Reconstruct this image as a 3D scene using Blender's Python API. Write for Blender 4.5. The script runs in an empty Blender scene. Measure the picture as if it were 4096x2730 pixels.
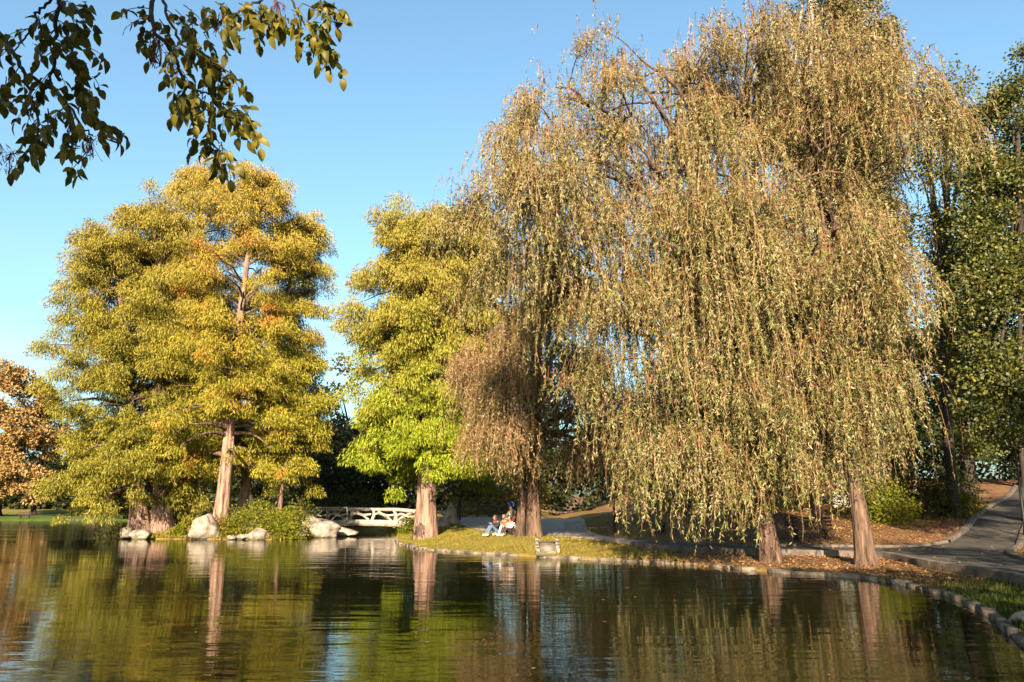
import bpy, bmesh, math, random
import numpy as np
from mathutils import Vector, Matrix, Quaternion

rng = np.random.default_rng(11)
random.seed(5)
SC = bpy.context.scene
COL = SC.collection
W0, H0, FPX = 1024.0, 682.0, 796.0
EYE = np.array([0.0, 0.0, 1.8])
HORIZON = 508.0
TILT = math.atan((HORIZON - H0 / 2) / FPX)

# ------------------------------------------------------------------ camera
cam = bpy.data.cameras.new('camera')
cam.sensor_width = 36.0
cam.lens = FPX / W0 * 36.0
cam.clip_start = 0.1
cam.clip_end = 2000
camo = bpy.data.objects.new('camera', cam)
camo.location = EYE
camo.rotation_euler = (math.pi / 2 + TILT, 0, 0)
COL.objects.link(camo)
SC.camera = camo

# ------------------------------------------------------------------ sky, sun, exposure
SUN_EL, SUN_AZ = math.radians(22), math.radians(187)      # azimuth clockwise from +Y
SUNPOS = Vector((math.sin(SUN_AZ) * math.cos(SUN_EL), math.cos(SUN_AZ) * math.cos(SUN_EL), math.sin(SUN_EL)))
world = bpy.data.worlds.new('World')
SC.world = world
world.use_nodes = True
wn, wl = world.node_tree.nodes, world.node_tree.links
wn.clear()
sky = wn.new('ShaderNodeTexSky')
sky.sky_type = 'NISHITA'
sky.sun_disc = False
sky.sun_elevation = SUN_EL
sky.sun_rotation = SUN_AZ
sky.altitude = 0
sky.air_density = 1.0
sky.dust_density = 3.0
sky.ozone_density = 0.6
bg = wn.new('ShaderNodeBackground')
bg.inputs['Strength'].default_value = 0.05
wo = wn.new('ShaderNodeOutputWorld')
wb_ = wn.new('ShaderNodeMix')          # the picture's cool white balance
wb_.data_type = 'RGBA'
wb_.blend_type = 'MULTIPLY'
wb_.inputs[0].default_value = 1.0
wb_.inputs[7].default_value = (0.79, 1.02, 1.04, 1)
wl.new(sky.outputs[0], wb_.inputs[6])
# a thin streak of cloud low on the left, and barely uneven high haze
tc_ = wn.new('ShaderNodeTexCoord')
mp_ = wn.new('ShaderNodeMapping')
mp_.inputs['Scale'].default_value = (2.2, 2.2, 13.0)
wl.new(tc_.outputs['Generated'], mp_.inputs['Vector'])
nz_ = wn.new('ShaderNodeTexNoise')
nz_.inputs['Scale'].default_value = 1.6
nz_.inputs['Detail'].default_value = 6
wl.new(mp_.outputs[0], nz_.inputs['Vector'])
sx_ = wn.new('ShaderNodeSeparateXYZ')
wl.new(tc_.outputs['Generated'], sx_.inputs[0])


def wmap(src, a, b, c, d):
    m_ = wn.new('ShaderNodeMapRange')
    for k_, v_ in zip((1, 2, 3, 4), (a, b, c, d)): m_.inputs[k_].default_value = v_
    wl.new(src, m_.inputs[0])
    return m_.outputs[0]


def wmul(a, b):
    m_ = wn.new('ShaderNodeMath')
    m_.operation = 'MULTIPLY'
    wl.new(a, m_.inputs[0])
    wl.new(b, m_.inputs[1])
    return m_.outputs[0]


cl_ = wmul(wmul(wmap(nz_.outputs['Fac'], 0.47, 0.75, 0, 0.75), wmap(sx_.outputs[2], 0.30, 0.17, 0, 1)), wmap(sx_.outputs[0], -0.40, -0.55, 0.12, 1))
cm_ = wn.new('ShaderNodeMix')
cm_.data_type = 'RGBA'
cm_.inputs[7].default_value = (3.1, 3.0, 3.0, 1)
wl.new(cl_, cm_.inputs[0])
wl.new(wb_.outputs[2], cm_.inputs[6])
wl.new(cm_.outputs[2], bg.inputs['Color'])
wl.new(bg.outputs[0], wo.inputs['Surface'])

sl = bpy.data.lights.new('sun', 'SUN')
sl.energy = 5.0
sl.angle = math.radians(0.5)
sl.color = (1.0, 0.80, 0.56)
so = bpy.data.objects.new('sun', sl)
so.rotation_euler = (-SUNPOS).to_track_quat('-Z', 'Y').to_euler()
so.location = (0, -20, 40)
COL.objects.link(so)

SC.view_settings.view_transform = 'Standard'
SC.view_settings.look = 'None'
SC.view_settings.exposure = 2.6
SC.view_settings.gamma = 1.0
SC.render.film_transparent = False
SC.cycles.max_bounces = 6
SC.cycles.diffuse_bounces = 1
SC.cycles.glossy_bounces = 3
SC.cycles.transmission_bounces = 3
SC.cycles.caustics_reflective = False
SC.cycles.caustics_refractive = False

# ------------------------------------------------------------------ pixel helpers
CT, ST = math.cos(TILT), math.sin(TILT)


def at(px, py, Y):
    """point of the photograph's pixel (1024 x 682) at depth Y metres"""
    dx, u = px - W0 / 2, H0 / 2 - py
    dy = FPX * CT - u * ST
    dz = FPX * ST + u * CT
    t = Y / dy
    return np.array([dx * t, Y, EYE[2] + dz * t])


def mpp(Y):
    return Y / FPX


# ------------------------------------------------------------------ object helpers
def tag(o, label=None, cat=None, group=None, kind=None):
    if label: o['label'] = label
    if cat: o['category'] = cat
    if group: o['group'] = group
    if kind: o['kind'] = kind
    return o


def thing(name, loc, label, cat, group=None, rz=0.0):
    o = bpy.data.objects.new(name, None)
    o.location = [float(v) for v in loc]
    o.rotation_euler = (0, 0, rz)
    o.empty_display_size = 0.3
    COL.objects.link(o)
    return tag(o, label, cat, group)


class Geo:
    def __init__(s):
        s.V, s.F, s.n = [], [], 0

    def add(s, V, F):
        V = np.asarray(V, float).reshape(-1, 3)
        F = np.asarray(F, np.int64)
        s.V.append(V)
        s.F.append(F + s.n)
        s.n += len(V)
        return s

    def mesh(s, name, mat, origin=(0, 0, 0), smooth=False):
        me = bpy.data.meshes.new(name)
        V = np.concatenate(s.V) - np.asarray(origin, float)
        loops, starts, c = [], [], 0
        for F in s.F:
            k = F.shape[1]
            loops.append(F.ravel())
            starts.append(c + np.arange(len(F)) * k)
            c += F.size
        loops = np.concatenate(loops).astype(np.int32)
        starts = np.concatenate(starts).astype(np.int32)
        me.vertices.add(len(V))
        me.vertices.foreach_set('co', V.astype(np.float32).ravel())
        me.loops.add(len(loops))
        me.loops.foreach_set('vertex_index', loops)
        me.polygons.add(len(starts))
        me.polygons.foreach_set('loop_start', starts)
        if smooth:
            me.polygons.foreach_set('use_smooth', np.ones(len(starts), bool))
        me.update(calc_edges=True)
        if mat: me.materials.append(mat)
        return me

    def build(s, name, mat, parent=None, origin=None, smooth=False):
        if origin is None:
            origin = np.zeros(3)
            p = parent
            while p is not None:
                origin = origin + np.array(p.location)
                p = p.parent
        o = bpy.data.objects.new(name, s.mesh(name, mat, origin, smooth))
        COL.objects.link(o)
        if parent: o.parent = parent
        return o

    # ---- primitives
    def box(s, c, size, rot=None, jit=0.0):
        x, y, z = [v / 2 for v in size]
        V = np.array([[-x, -y, -z], [x, -y, -z], [x, y, -z], [-x, y, -z], [-x, -y, z], [x, -y, z], [x, y, z], [-x, y, z]])
        if jit: V = V + rng.normal(0, jit, V.shape)
        if rot is not None: V = V @ np.asarray(rot).T
        return s.add(V + np.asarray(c, float), [[0, 3, 2, 1], [4, 5, 6, 7], [0, 1, 5, 4], [1, 2, 6, 5], [2, 3, 7, 6], [3, 0, 4, 7]])

    def tube(s, pts, rad, sides=8, flute=0.0, lobes=7, cap=True, phase=0.0, lump=0.0):
        P = np.asarray(pts, float)
        n = len(P)
        R = np.broadcast_to(np.asarray(rad, float), (n,))
        T = np.gradient(P, axis=0)
        T /= np.linalg.norm(T, axis=1)[:, None] + 1e-9
        ref = np.array([0, 1.0, 0]) if abs(T[0][1]) < 0.8 else np.array([1.0, 0, 0])
        A = np.cross(T, ref)
        A /= np.linalg.norm(A, axis=1)[:, None] + 1e-9
        B = np.cross(T, A)
        th = np.linspace(0, 2 * math.pi, sides, endpoint=False)
        f = np.ones((n, sides))
        if flute:
            fl = np.linspace(1, 0, n)[:, None] ** 2 * 0.8 + 0.2
            f = 1 + flute * fl * (np.sin(lobes * th + phase)[None] * 0.6 + 0.4 * np.sin((lobes * 2 + 1) * th + 1.3 * phase)[None])
        if lump:
            f = f * (1 + lump * rng.normal(0, 1, (n, sides)))
        V = P[:, None] + (np.cos(th)[None, :, None] * A[:, None] + np.sin(th)[None, :, None] * B[:, None]) * (R[:, None] * f)[:, :, None]
        i = np.arange(n - 1)[:, None] * sides
        j = np.arange(sides)[None]
        k = (j + 1) % sides
        F = np.stack([i + j, i + k, i + sides + k, i + sides + j], -1).reshape(-1, 4)
        s.add(V.reshape(-1, 3), F)
        if cap:
            for base, c in ((0, P[0]), ((n - 1) * sides, P[-1])):
                o = s.n
                ring = V.reshape(-1, 3)[base:base + sides]
                jj = np.arange(sides)
                kk = (jj + 1) % sides
                tri = np.stack([np.full(sides, sides), kk, jj], -1) if base == 0 else np.stack([np.full(sides, sides), jj, kk], -1)
                s.add(np.vstack([ring, c[None]]), tri)
        return s


def unit(v):
    v = np.asarray(v, float)
    return v / (np.linalg.norm(v, axis=-1, keepdims=True) + 1e-9)


def cards(g, P, D, L, Wd, bend=0.0, up=None):
    """leaf-sized kites: base P, direction D, length L, width Wd"""
    n = len(P)
    if n == 0: return
    D = unit(D)
    r = rng.normal(0, 1, (n, 3)) if up is None else up
    S = unit(np.cross(D, r))
    N = np.cross(S, D)
    L = np.broadcast_to(L, (n,))[:, None]
    Wd = np.broadcast_to(Wd, (n,))[:, None]
    m = P + D * L * 0.45 + N * L * bend
    V = np.stack([P, m + S * Wd * 0.5, P + D * L, m - S * Wd * 0.5], 1).reshape(-1, 3)
    g.add(V, np.arange(4 * n).reshape(n, 4))


def smooth_curve(pts, n):
    P = np.asarray(pts, float)
    t = np.linspace(0, len(P) - 1, n)
    i = np.clip(t.astype(int), 0, len(P) - 2)
    f = (t - i)[:, None]
    P0 = P[np.clip(i - 1, 0, len(P) - 1)]
    P1, P2 = P[i], P[i + 1]
    P3 = P[np.clip(i + 2, 0, len(P) - 1)]
    return 0.5 * (2 * P1 + (P2 - P0) * f + (2 * P0 - 5 * P1 + 4 * P2 - P3) * f ** 2 + (3 * P1 - P0 - 3 * P2 + P3) * f ** 3)


# ------------------------------------------------------------------ materials
def new_mat(name):
    m = bpy.data.materials.new(name)
    m.use_nodes = True
    n, l = m.node_tree.nodes, m.node_tree.links
    n.clear()
    out = n.new('ShaderNodeOutputMaterial')
    return m, n, l, out


def ramp(n, stops, k=1.0):
    stops = [(p_, tuple(v * k for v in c_)) for p_, c_ in stops]
    r = n.new('ShaderNodeValToRGB')
    e = r.color_ramp.elements
    while len(e) < len(stops): e.new(0.5)
    for k, (p, c) in enumerate(stops):
        e[k].position = p
        e[k].color = (*c, 1)
    return r


def noise(n, l, scale, detail=3, vec=None, stretch=None, coord='Object'):
    t = n.new('ShaderNodeTexNoise')
    t.inputs['Scale'].default_value = scale
    t.inputs['Detail'].default_value = detail
    tc = n.new('ShaderNodeTexCoord')
    src = tc.outputs[coord]
    if stretch:
        mp = n.new('ShaderNodeMapping')
        mp.inputs['Scale'].default_value = stretch
        l.new(src, mp.inputs['Vector'])
        src = mp.outputs[0]
    l.new(src, t.inputs['Vector'])
    return t


def math_node(n, l, op, a, b=None, clamp=False):
    m = n.new('ShaderNodeMath')
    m.operation = op
    m.use_clamp = clamp
    for k, v in enumerate((a, b)):
        if v is None: continue
        if isinstance(v, (int, float)): m.inputs[k].default_value = v
        else: l.new(v, m.inputs[k])
    return m.outputs[0]


def mixc(n, l, fac, a, b):
    m = n.new('ShaderNodeMix')
    m.data_type = 'RGBA'
    for k, v in ((0, fac), (6, a), (7, b)):
        if isinstance(v, (int, float)): m.inputs[k].default_value = v
        elif isinstance(v, tuple): m.inputs[k].default_value = (*v, 1)
        else: l.new(v, m.inputs[k])
    return m.outputs[2]


def solid(name, stops, scale=4, rough=0.7, bump=0.0, bscale=None, stretch=None, detail=5, spec=0.3, metal=0.0, alb=0.40, wet=False, bdist=0.05):
    m, n, l, out = new_mat(name)
    t = noise(n, l, scale, detail, stretch=stretch)
    r = ramp(n, stops, alb)
    l.new(t.outputs['Fac'], r.inputs['Fac'])
    p = n.new('ShaderNodeBsdfPrincipled')
    p.inputs['Roughness'].default_value = rough
    p.inputs['Specular IOR Level'].default_value = spec
    p.inputs['Metallic'].default_value = metal
    col = r.outputs[0]
    if wet:          # dark damp and algae line just above the water
        tc = n.new('ShaderNodeTexCoord')
        sp = n.new('ShaderNodeSeparateXYZ')
        l.new(tc.outputs['Object'], sp.inputs[0])
        tw_ = noise(n, l, 5.0, 4)
        zz = math_node(n, l, 'ADD', sp.outputs[2], math_node(n, l, 'MULTIPLY', math_node(n, l, 'SUBTRACT', tw_.outputs['Fac'], 0.5), 0.35))
        mr = n.new('ShaderNodeMapRange')
        mr.inputs[1].default_value, mr.inputs[2].default_value = 0.04, 0.14
        l.new(zz, mr.inputs[0])
        col = mixc(n, l, mr.outputs[0], (0.05, 0.045, 0.022), col)
    l.new(col, p.inputs['Base Color'])
    if bump:
        t2 = noise(n, l, bscale or scale * 3, 6, stretch=stretch)
        b = n.new('ShaderNodeBump')
        b.inputs['Strength'].default_value = bump
        b.inputs['Distance'].default_value = bdist
        l.new(t2.outputs['Fac'], b.inputs['Height'])
        l.new(b.outputs[0], p.inputs['Normal'])
    l.new(p.outputs[0], out.inputs['Surface'])
    return m


def leafmat(name, stops, patch=None, pscale=0.35, pth=(0.55, 0.68), zmix=None, trans=0.3, rough=0.55, spec=0.12, nw=0.45, nscale=0.6, alb=0.38):
    """leaf colour: random per leaf + large clumps of hue; patch = (colour) in a few places; zmix = (z0, z1, colour) up the tree"""
    m, n, l, out = new_mat(name)
    geo = n.new('ShaderNodeNewGeometry')
    t = noise(n, l, nscale, 2)
    f = math_node(n, l, 'ADD', math_node(n, l, 'MULTIPLY', geo.outputs['Random Per Island'], 1 - nw),
                  math_node(n, l, 'MULTIPLY', t.outputs['Fac'], nw))
    r = ramp(n, stops, alb)
    l.new(f, r.inputs['Fac'])
    col = r.outputs[0]
    if zmix:
        tc = n.new('ShaderNodeTexCoord')
        sep = n.new('ShaderNodeSeparateXYZ')
        l.new(tc.outputs['Object'], sep.inputs[0])
        mr = n.new('ShaderNodeMapRange')
        mr.inputs[1].default_value, mr.inputs[2].default_value = zmix[0], zmix[1]
        t3 = noise(n, l, 0.9, 2)
        jj = math_node(n, l, 'ADD', sep.outputs[2], math_node(n, l, 'MULTIPLY', math_node(n, l, 'SUBTRACT', t3.outputs['Fac'], 0.5), (zmix[1] - zmix[0]) * 1.6))
        l.new(jj, mr.inputs[0])
        rr = math_node(n, l, 'MULTIPLY', mr.outputs[0], math_node(n, l, 'ADD', math_node(n, l, 'MULTIPLY', geo.outputs['Random Per Island'], 0.8), 0.35), True)
        col = mixc(n, l, rr, col, tuple(v * alb for v in zmix[2]))
    if patch:
        t2 = noise(n, l, pscale, 1)
        mr = n.new('ShaderNodeMapRange')
        mr.inputs[1].default_value, mr.inputs[2].default_value = pth
        l.new(t2.outputs['Fac'], mr.inputs[0])
        col = mixc(n, l, mr.outputs[0], col, tuple(v * alb for v in patch))
    p = n.new('ShaderNodeBsdfPrincipled')
    p.inputs['Roughness'].default_value = rough
    p.inputs['Specular IOR Level'].default_value = spec
    l.new(col, p.inputs['Base Color'])
    tr = n.new('ShaderNodeBsdfTranslucent')
    l.new(col, tr.inputs['Color'])
    mx = n.new('ShaderNodeMixShader')
    mx.inputs[0].default_value = trans
    l.new(p.outputs[0], mx.inputs[1])
    l.new(tr.outputs[0], mx.inputs[2])
    l.new(mx.outputs[0], out.inputs['Surface'])
    return m


M = {}
M['bark_pink'] = solid('bark_reddish', [(0.34, (0.09, 0.05, 0.036)), (0.47, (0.30, 0.175, 0.13)), (0.68, (0.50, 0.33, 0.26))], 7, 0.85, 1.0, 9, (1, 1, 0.10), bdist=0.14)
M['bark_brown'] = solid('bark_brown', [(0.34, (0.05, 0.03, 0.02)), (0.5, (0.19, 0.11, 0.075)), (0.7, (0.34, 0.21, 0.15))], 8, 0.9, 1.0, 10, (1, 1, 0.16), bdist=0.12, alb=0.30)
M['bark_dark'] = solid('bark_dark', [(0.3, (0.018, 0.013, 0.010)), (0.7, (0.07, 0.05, 0.036))], 6, 0.9, 0.8, 10, (1, 1, 0.2))
M['bark_pale'] = solid('bark_pale', [(0.35, (0.20, 0.19, 0.17)), (0.6, (0.62, 0.60, 0.55))], 5, 0.8, 0.5, 8)
M['stone'] = solid('stone_pale', [(0.26, (0.12, 0.085, 0.06)), (0.4, (0.36, 0.28, 0.22)), (0.55, (0.56, 0.47, 0.40)), (0.75, (0.70, 0.61, 0.53))], 2.6, 0.85, 1.0, 6, alb=0.25, wet=True)
M['stone_grey'] = solid('stone_grey', [(0.3, (0.17, 0.14, 0.115)), (0.5, (0.36, 0.30, 0.25)), (0.7, (0.52, 0.45, 0.38))], 3.0, 0.9, 0.6, 12)
M['kerb_stone'] = solid('kerb_stone', [(0.3, (0.09, 0.07, 0.05)), (0.5, (0.27, 0.21, 0.165)), (0.7, (0.45, 0.37, 0.30))], 2.4, 0.9, 0.8, 12, alb=0.30)
M['wall_stone'] = solid('wall_stone', [(0.3, (0.14, 0.10, 0.08)), (0.5, (0.30, 0.23, 0.18)), (0.7, (0.42, 0.34, 0.28))], 3.0, 0.9, 0.7, 14, alb=0.22)
M['concrete'] = solid('bridge_concrete', [(0.3, (0.42, 0.33, 0.27)), (0.55, (0.66, 0.57, 0.50)), (0.75, (0.76, 0.68, 0.60))], 3.5, 0.85, 0.7, 9, alb=0.29)
M['rail_dark'] = solid('railing_dark', [(0.3, (0.035, 0.032, 0.028)), (0.7, (0.10, 0.085, 0.07))], 3, 0.85, 0.5, 9)
M['iron'] = solid('iron', [(0.3, (0.012, 0.011, 0.010)), (0.7, (0.035, 0.03, 0.027))], 6, 0.5, 0.2, 20, spec=0.2, alb=0.3)
M['iron_grey'] = solid('iron_grey', [(0.3, (0.10, 0.09, 0.085)), (0.7, (0.22, 0.19, 0.17))], 8, 0.6, 0.3, 20, spec=0.5)
M['wood_red'] = solid('bench_slat', [(0.3, (0.16, 0.035, 0.025)), (0.7, (0.30, 0.085, 0.06))], 3, 0.6, 0.3, 20, (1, 8, 8))
M['wood_dark'] = solid('bench_wood_dark', [(0.3, (0.05, 0.025, 0.018)), (0.7, (0.11, 0.055, 0.04))], 3, 0.6, 0.3, 20, (1, 8, 8))
M['glass_white'] = solid('lamp_glass', [(0.3, (0.72, 0.70, 0.66)), (0.7, (0.82, 0.80, 0.77))], 3, 0.25, spec=0.5)
M['asphalt'] = solid('path_asphalt', [(0.32, (0.03, 0.026, 0.024)), (0.5, (0.085, 0.072, 0.063)), (0.7, (0.14, 0.115, 0.095))], 1.1, 0.9, 0.8, 60, detail=9, alb=0.34)
M['paving'] = solid('plaza_paving', [(0.3, (0.40, 0.31, 0.26)), (0.55, (0.52, 0.42, 0.35)), (0.75, (0.60, 0.50, 0.42))], 1.2, 0.9, 0.3, 30)
M['white_panel'] = solid('pale_panel', [(0.3, (0.6, 0.58, 0.55)), (0.7, (0.75, 0.73, 0.7))], 4, 0.5)

GOLD, GREEN = (0.42, 0.235, 0.045), (0.17, 0.22, 0.022)
M['cypress'] = leafmat('cypress_needles', [(0.12, (0.11, 0.13, 0.016)), (0.38, (0.25, 0.24, 0.022)), (0.6, (0.37, 0.31, 0.03)), (0.85, (0.46, 0.35, 0.045))],
                       patch=(0.55, 0.15, 0.03), pscale=0.33, pth=(0.70, 0.78), zmix=(10, 25, (0.45, 0.315, 0.065)), trans=0.20, alb=0.50)
M['cypress_red'] = leafmat('cypress_needles_turning', [(0.12, (0.11, 0.13, 0.016)), (0.38, (0.25, 0.24, 0.022)), (0.6, (0.38, 0.31, 0.03)), (0.85, (0.47, 0.34, 0.045))],
                       patch=(0.56, 0.20, 0.04), pscale=0.42, pth=(0.54, 0.80), zmix=(10, 25, (0.46, 0.30, 0.065)), trans=0.20, alb=0.50)
M['cypress_olive'] = leafmat('cypress_needles_olive', [(0.12, (0.075, 0.095, 0.014)), (0.38, (0.19, 0.19, 0.022)), (0.6, (0.30, 0.26, 0.03)), (0.85, (0.40, 0.30, 0.04))],
                             patch=(0.50, 0.16, 0.03), pscale=0.33, pth=(0.74, 0.80), zmix=(9, 25, (0.38, 0.28, 0.055)), trans=0.20, alb=0.50)
M['cypress_green'] = leafmat('cypress_needles_green', [(0.12, (0.13, 0.22, 0.012)), (0.4, (0.25, 0.33, 0.016)), (0.65, (0.36, 0.40, 0.025)), (0.9, (0.45, 0.40, 0.045))],
                             zmix=(4.5, 12, (0.37, 0.265, 0.06)), trans=0.26, alb=0.50)
M['willow'] = leafmat('willow_leaves', [(0.12, (0.06, 0.10, 0.022)), (0.35, (0.15, 0.195, 0.045)), (0.52, (0.27, 0.235, 0.075)), (0.7, (0.38, 0.30, 0.14)), (0.9, (0.50, 0.48, 0.32))],
                      trans=0.14, rough=0.45, spec=0.25, alb=0.44, nw=0.5, nscale=0.5, zmix=(4.0, 18.0, (0.35, 0.27, 0.11)))
M['willow_brown'] = leafmat('willow_leaves_brown', [(0.1, (0.11, 0.10, 0.03)), (0.35, (0.23, 0.18, 0.065)), (0.6, (0.36, 0.25, 0.10)), (0.9, (0.50, 0.41, 0.25))],
                            trans=0.14, rough=0.45, spec=0.25, alb=0.44, nw=0.4, nscale=0.35)
M['willow_twig'] = leafmat('willow_twigs', [(0.2, (0.17, 0.075, 0.035)), (0.5, (0.30, 0.145, 0.07)), (0.8, (0.42, 0.22, 0.12))], trans=0.0)
M['poplar'] = leafmat('poplar_leaves', [(0.15, (0.10, 0.10, 0.025)), (0.45, (0.24, 0.20, 0.06)), (0.8, (0.42, 0.31, 0.12))], trans=0.25, spec=0.4)
M['oak'] = leafmat('oak_leaves', [(0.15, (0.14, 0.08, 0.026)), (0.45, (0.30, 0.18, 0.06)), (0.8, (0.45, 0.30, 0.12))], trans=0.2, alb=0.55)
M['linden'] = leafmat('linden_leaves', [(0.15, (0.03, 0.05, 0.008)), (0.45, (0.085, 0.11, 0.014)), (0.72, (0.22, 0.21, 0.03)), (0.92, (0.42, 0.32, 0.05))], trans=0.3, spec=0.35)
M['locust'] = leafmat('locust_leaves', [(0.15, (0.07, 0.085, 0.014)), (0.5, (0.19, 0.18, 0.024)), (0.85, (0.38, 0.28, 0.04))], trans=0.33)
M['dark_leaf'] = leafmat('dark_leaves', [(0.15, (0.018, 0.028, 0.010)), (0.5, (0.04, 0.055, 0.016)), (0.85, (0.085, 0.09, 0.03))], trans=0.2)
M['olive_leaf'] = leafmat('olive_leaves', [(0.15, (0.06, 0.06, 0.02)), (0.5, (0.17, 0.145, 0.05)), (0.85, (0.34, 0.27, 0.12))], trans=0.25)
M['shrub'] = leafmat('shrub_leaves', [(0.12, (0.08, 0.12, 0.010)), (0.45, (0.22, 0.25, 0.016)), (0.85, (0.42, 0.36, 0.035))], trans=0.35)
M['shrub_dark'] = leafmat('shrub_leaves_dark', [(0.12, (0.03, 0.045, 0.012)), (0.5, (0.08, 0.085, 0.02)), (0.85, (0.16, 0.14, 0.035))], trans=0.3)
M['shrub_dry'] = leafmat('shrub_leaves_dry', [(0.12, (0.12, 0.08, 0.02)), (0.5, (0.27, 0.20, 0.035)), (0.85, (0.40, 0.28, 0.06))], trans=0.3)
M['ash'] = leafmat('ash_leaves', [(0.1, (0.085, 0.10, 0.010)), (0.4, (0.19, 0.18, 0.014)), (0.7, (0.30, 0.255, 0.02)), (0.92, (0.42, 0.33, 0.04))], trans=0.36, rough=0.5, spec=0.2, nw=0.3, nscale=1.5, alb=0.28)
M['samara'] = leafmat('ash_seeds', [(0.2, (0.12, 0.03, 0.02)), (0.8, (0.32, 0.09, 0.05))], trans=0.2)
M['grass'] = leafmat('grass_blades', [(0.1, (0.09, 0.13, 0.012)), (0.4, (0.24, 0.23, 0.025)), (0.65, (0.40, 0.30, 0.055)), (0.9, (0.52, 0.36, 0.11))], trans=0.3, nw=0.6, nscale=0.5)
M['grass_green'] = leafmat('grass_blades_green', [(0.1, (0.04, 0.075, 0.008)), (0.5, (0.09, 0.14, 0.014)), (0.9, (0.20, 0.20, 0.03))], trans=0.3, alb=0.22)
M['litter'] = leafmat('leaf_litter', [(0.1, (0.20, 0.085, 0.035)), (0.5, (0.38, 0.19, 0.08)), (0.9, (0.58, 0.38, 0.14))], trans=0.1)

# ------------------------------------------------------------------ terrain
LAKE = np.array([(-260, 1.0), (2.5, 1.0), (5.3, 3), (6.2, 6.5), (6.6, 10.2), (7.3, 12.1), (8.2, 14.2), (8.75, 15.9), (9.2, 17.6), (9.4, 19.4),
                 (9.2, 21.4), (8.6, 22.4), (7.5, 23.5), (6.5, 25.6), (4.9, 27.6), (3.5, 28.7), (1.55, 30.2), (-0.1, 32.0), (-1.4, 33.3),
                 (-4.0, 36.7), (-5.75, 42.4), (-6.7, 47.5), (-7.0, 51), (-7.3, 57), (-8.1, 65), (-12, 67), (-20, 71), (-26, 77), (-36, 91),
                 (-50, 116), (-70, 120), (-260, 122)], float)
ISLE = np.array([(-23.7, 49.4), (-22.4, 48.5), (-20.5, 48.3), (-17.2, 47.8), (-13.8, 47.2), (-12.4, 50.5), (-10.8, 54.6), (-11.6, 59.5),
                 (-13.5, 62.8), (-17, 62.5), (-20.5, 61), (-24.5, 57), (-25.6, 52.5)], float)
FRONT = np.array([(3.6, 38.6), (5.2, 35.2), (5.9, 31.9), (7.7, 29.2), (9.3, 28.5), (11.4, 27.6), (12.1, 26.6), (11.8, 24.3), (11.5, 22.6), (11.4, 19.8),
                  (10.7, 16.6), (10.0, 13.2), (9.3, 10), (8.6, 6)], float)
BACK = np.array([(4.9, 40.2), (5.6, 37.4), (6.9, 34.0), (8.3, 31.6), (10.3, 31.2), (12.8, 30.4), (14.6, 30.4), (16.9, 31.9)], float)
BR_L = np.array([(16.9, 31.9), (19.7, 35.6), (22.6, 39.9), (25.8, 44.4), (32.3, 52.8), (38, 61)], float)
BR_R = np.array([(18.2, 29.6), (21.6, 34.6), (24.4, 38.6), (27.4, 42.6), (35, 52), (41, 60)], float)
JR = np.array([(18.2, 29.6), (15.9, 26.3), (14.3, 23.0), (13.7, 20.4), (13.4, 17), (12.9, 12), (12.2, 6)], float)
UPPER = np.vstack([FRONT[::-1] + np.array([0.16, 0.10]), [(2.0, 40.5), (0, 44), (-3.4, 52), (-5, 60), (-5, 200), (300, 200), (300, 6)]])


def seg_dist(x, y, poly, closed=True):
    P = poly
    Q = np.roll(poly, -1, 0) if closed else poly[1:]
    if not closed: P = poly[:-1]
    d = np.full(x.shape, 1e9)
    for a, b in zip(P, Q):
        ab = b - a
        t = np.clip(((x - a[0]) * ab[0] + (y - a[1]) * ab[1]) / (ab @ ab), 0, 1)
        d = np.minimum(d, np.hypot(x - a[0] - t * ab[0], y - a[1] - t * ab[1]))
    return d


def inside(x, y, poly):
    c = np.zeros(x.shape, bool)
    for a, b in zip(poly, np.roll(poly, -1, 0)):
        if a[1] == b[1]: continue
        k = ((a[1] > y) != (b[1] > y)) & (x < (b[0] - a[0]) * (y - a[1]) / (b[1] - a[1]) + a[0])
        c ^= k
    return c


def sstep(a, b, v):
    t = np.clip((v - a) / (b - a), 0, 1)
    return t * t * (3 - 2 * t)


def upper_h(x, y):
    yb = np.interp(x, [-4, 1.5, 4.9, 5.6, 6.9, 8.3, 10.3, 12.8, 16.9, 60], [52, 44, 40.2, 37.4, 34.0, 31.6, 31.2, 30.5, 30.8, 31])
    t = np.maximum(0, y - yb)
    sl = np.interp(x, [-2, 3, 6, 12], [0.02, 0.045, 0.08, 0.10])
    h = 0.35 + sl * np.minimum(t, np.interp(x, [2, 8, 14], [9, 14, 40]))
    pl = 0.42 + 0.034 * np.maximum(0, y - 40)
    return np.where(x < 4, np.maximum(h, pl * sstep(5, 2, x) + h * sstep(2, 5, x)), h)


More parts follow.
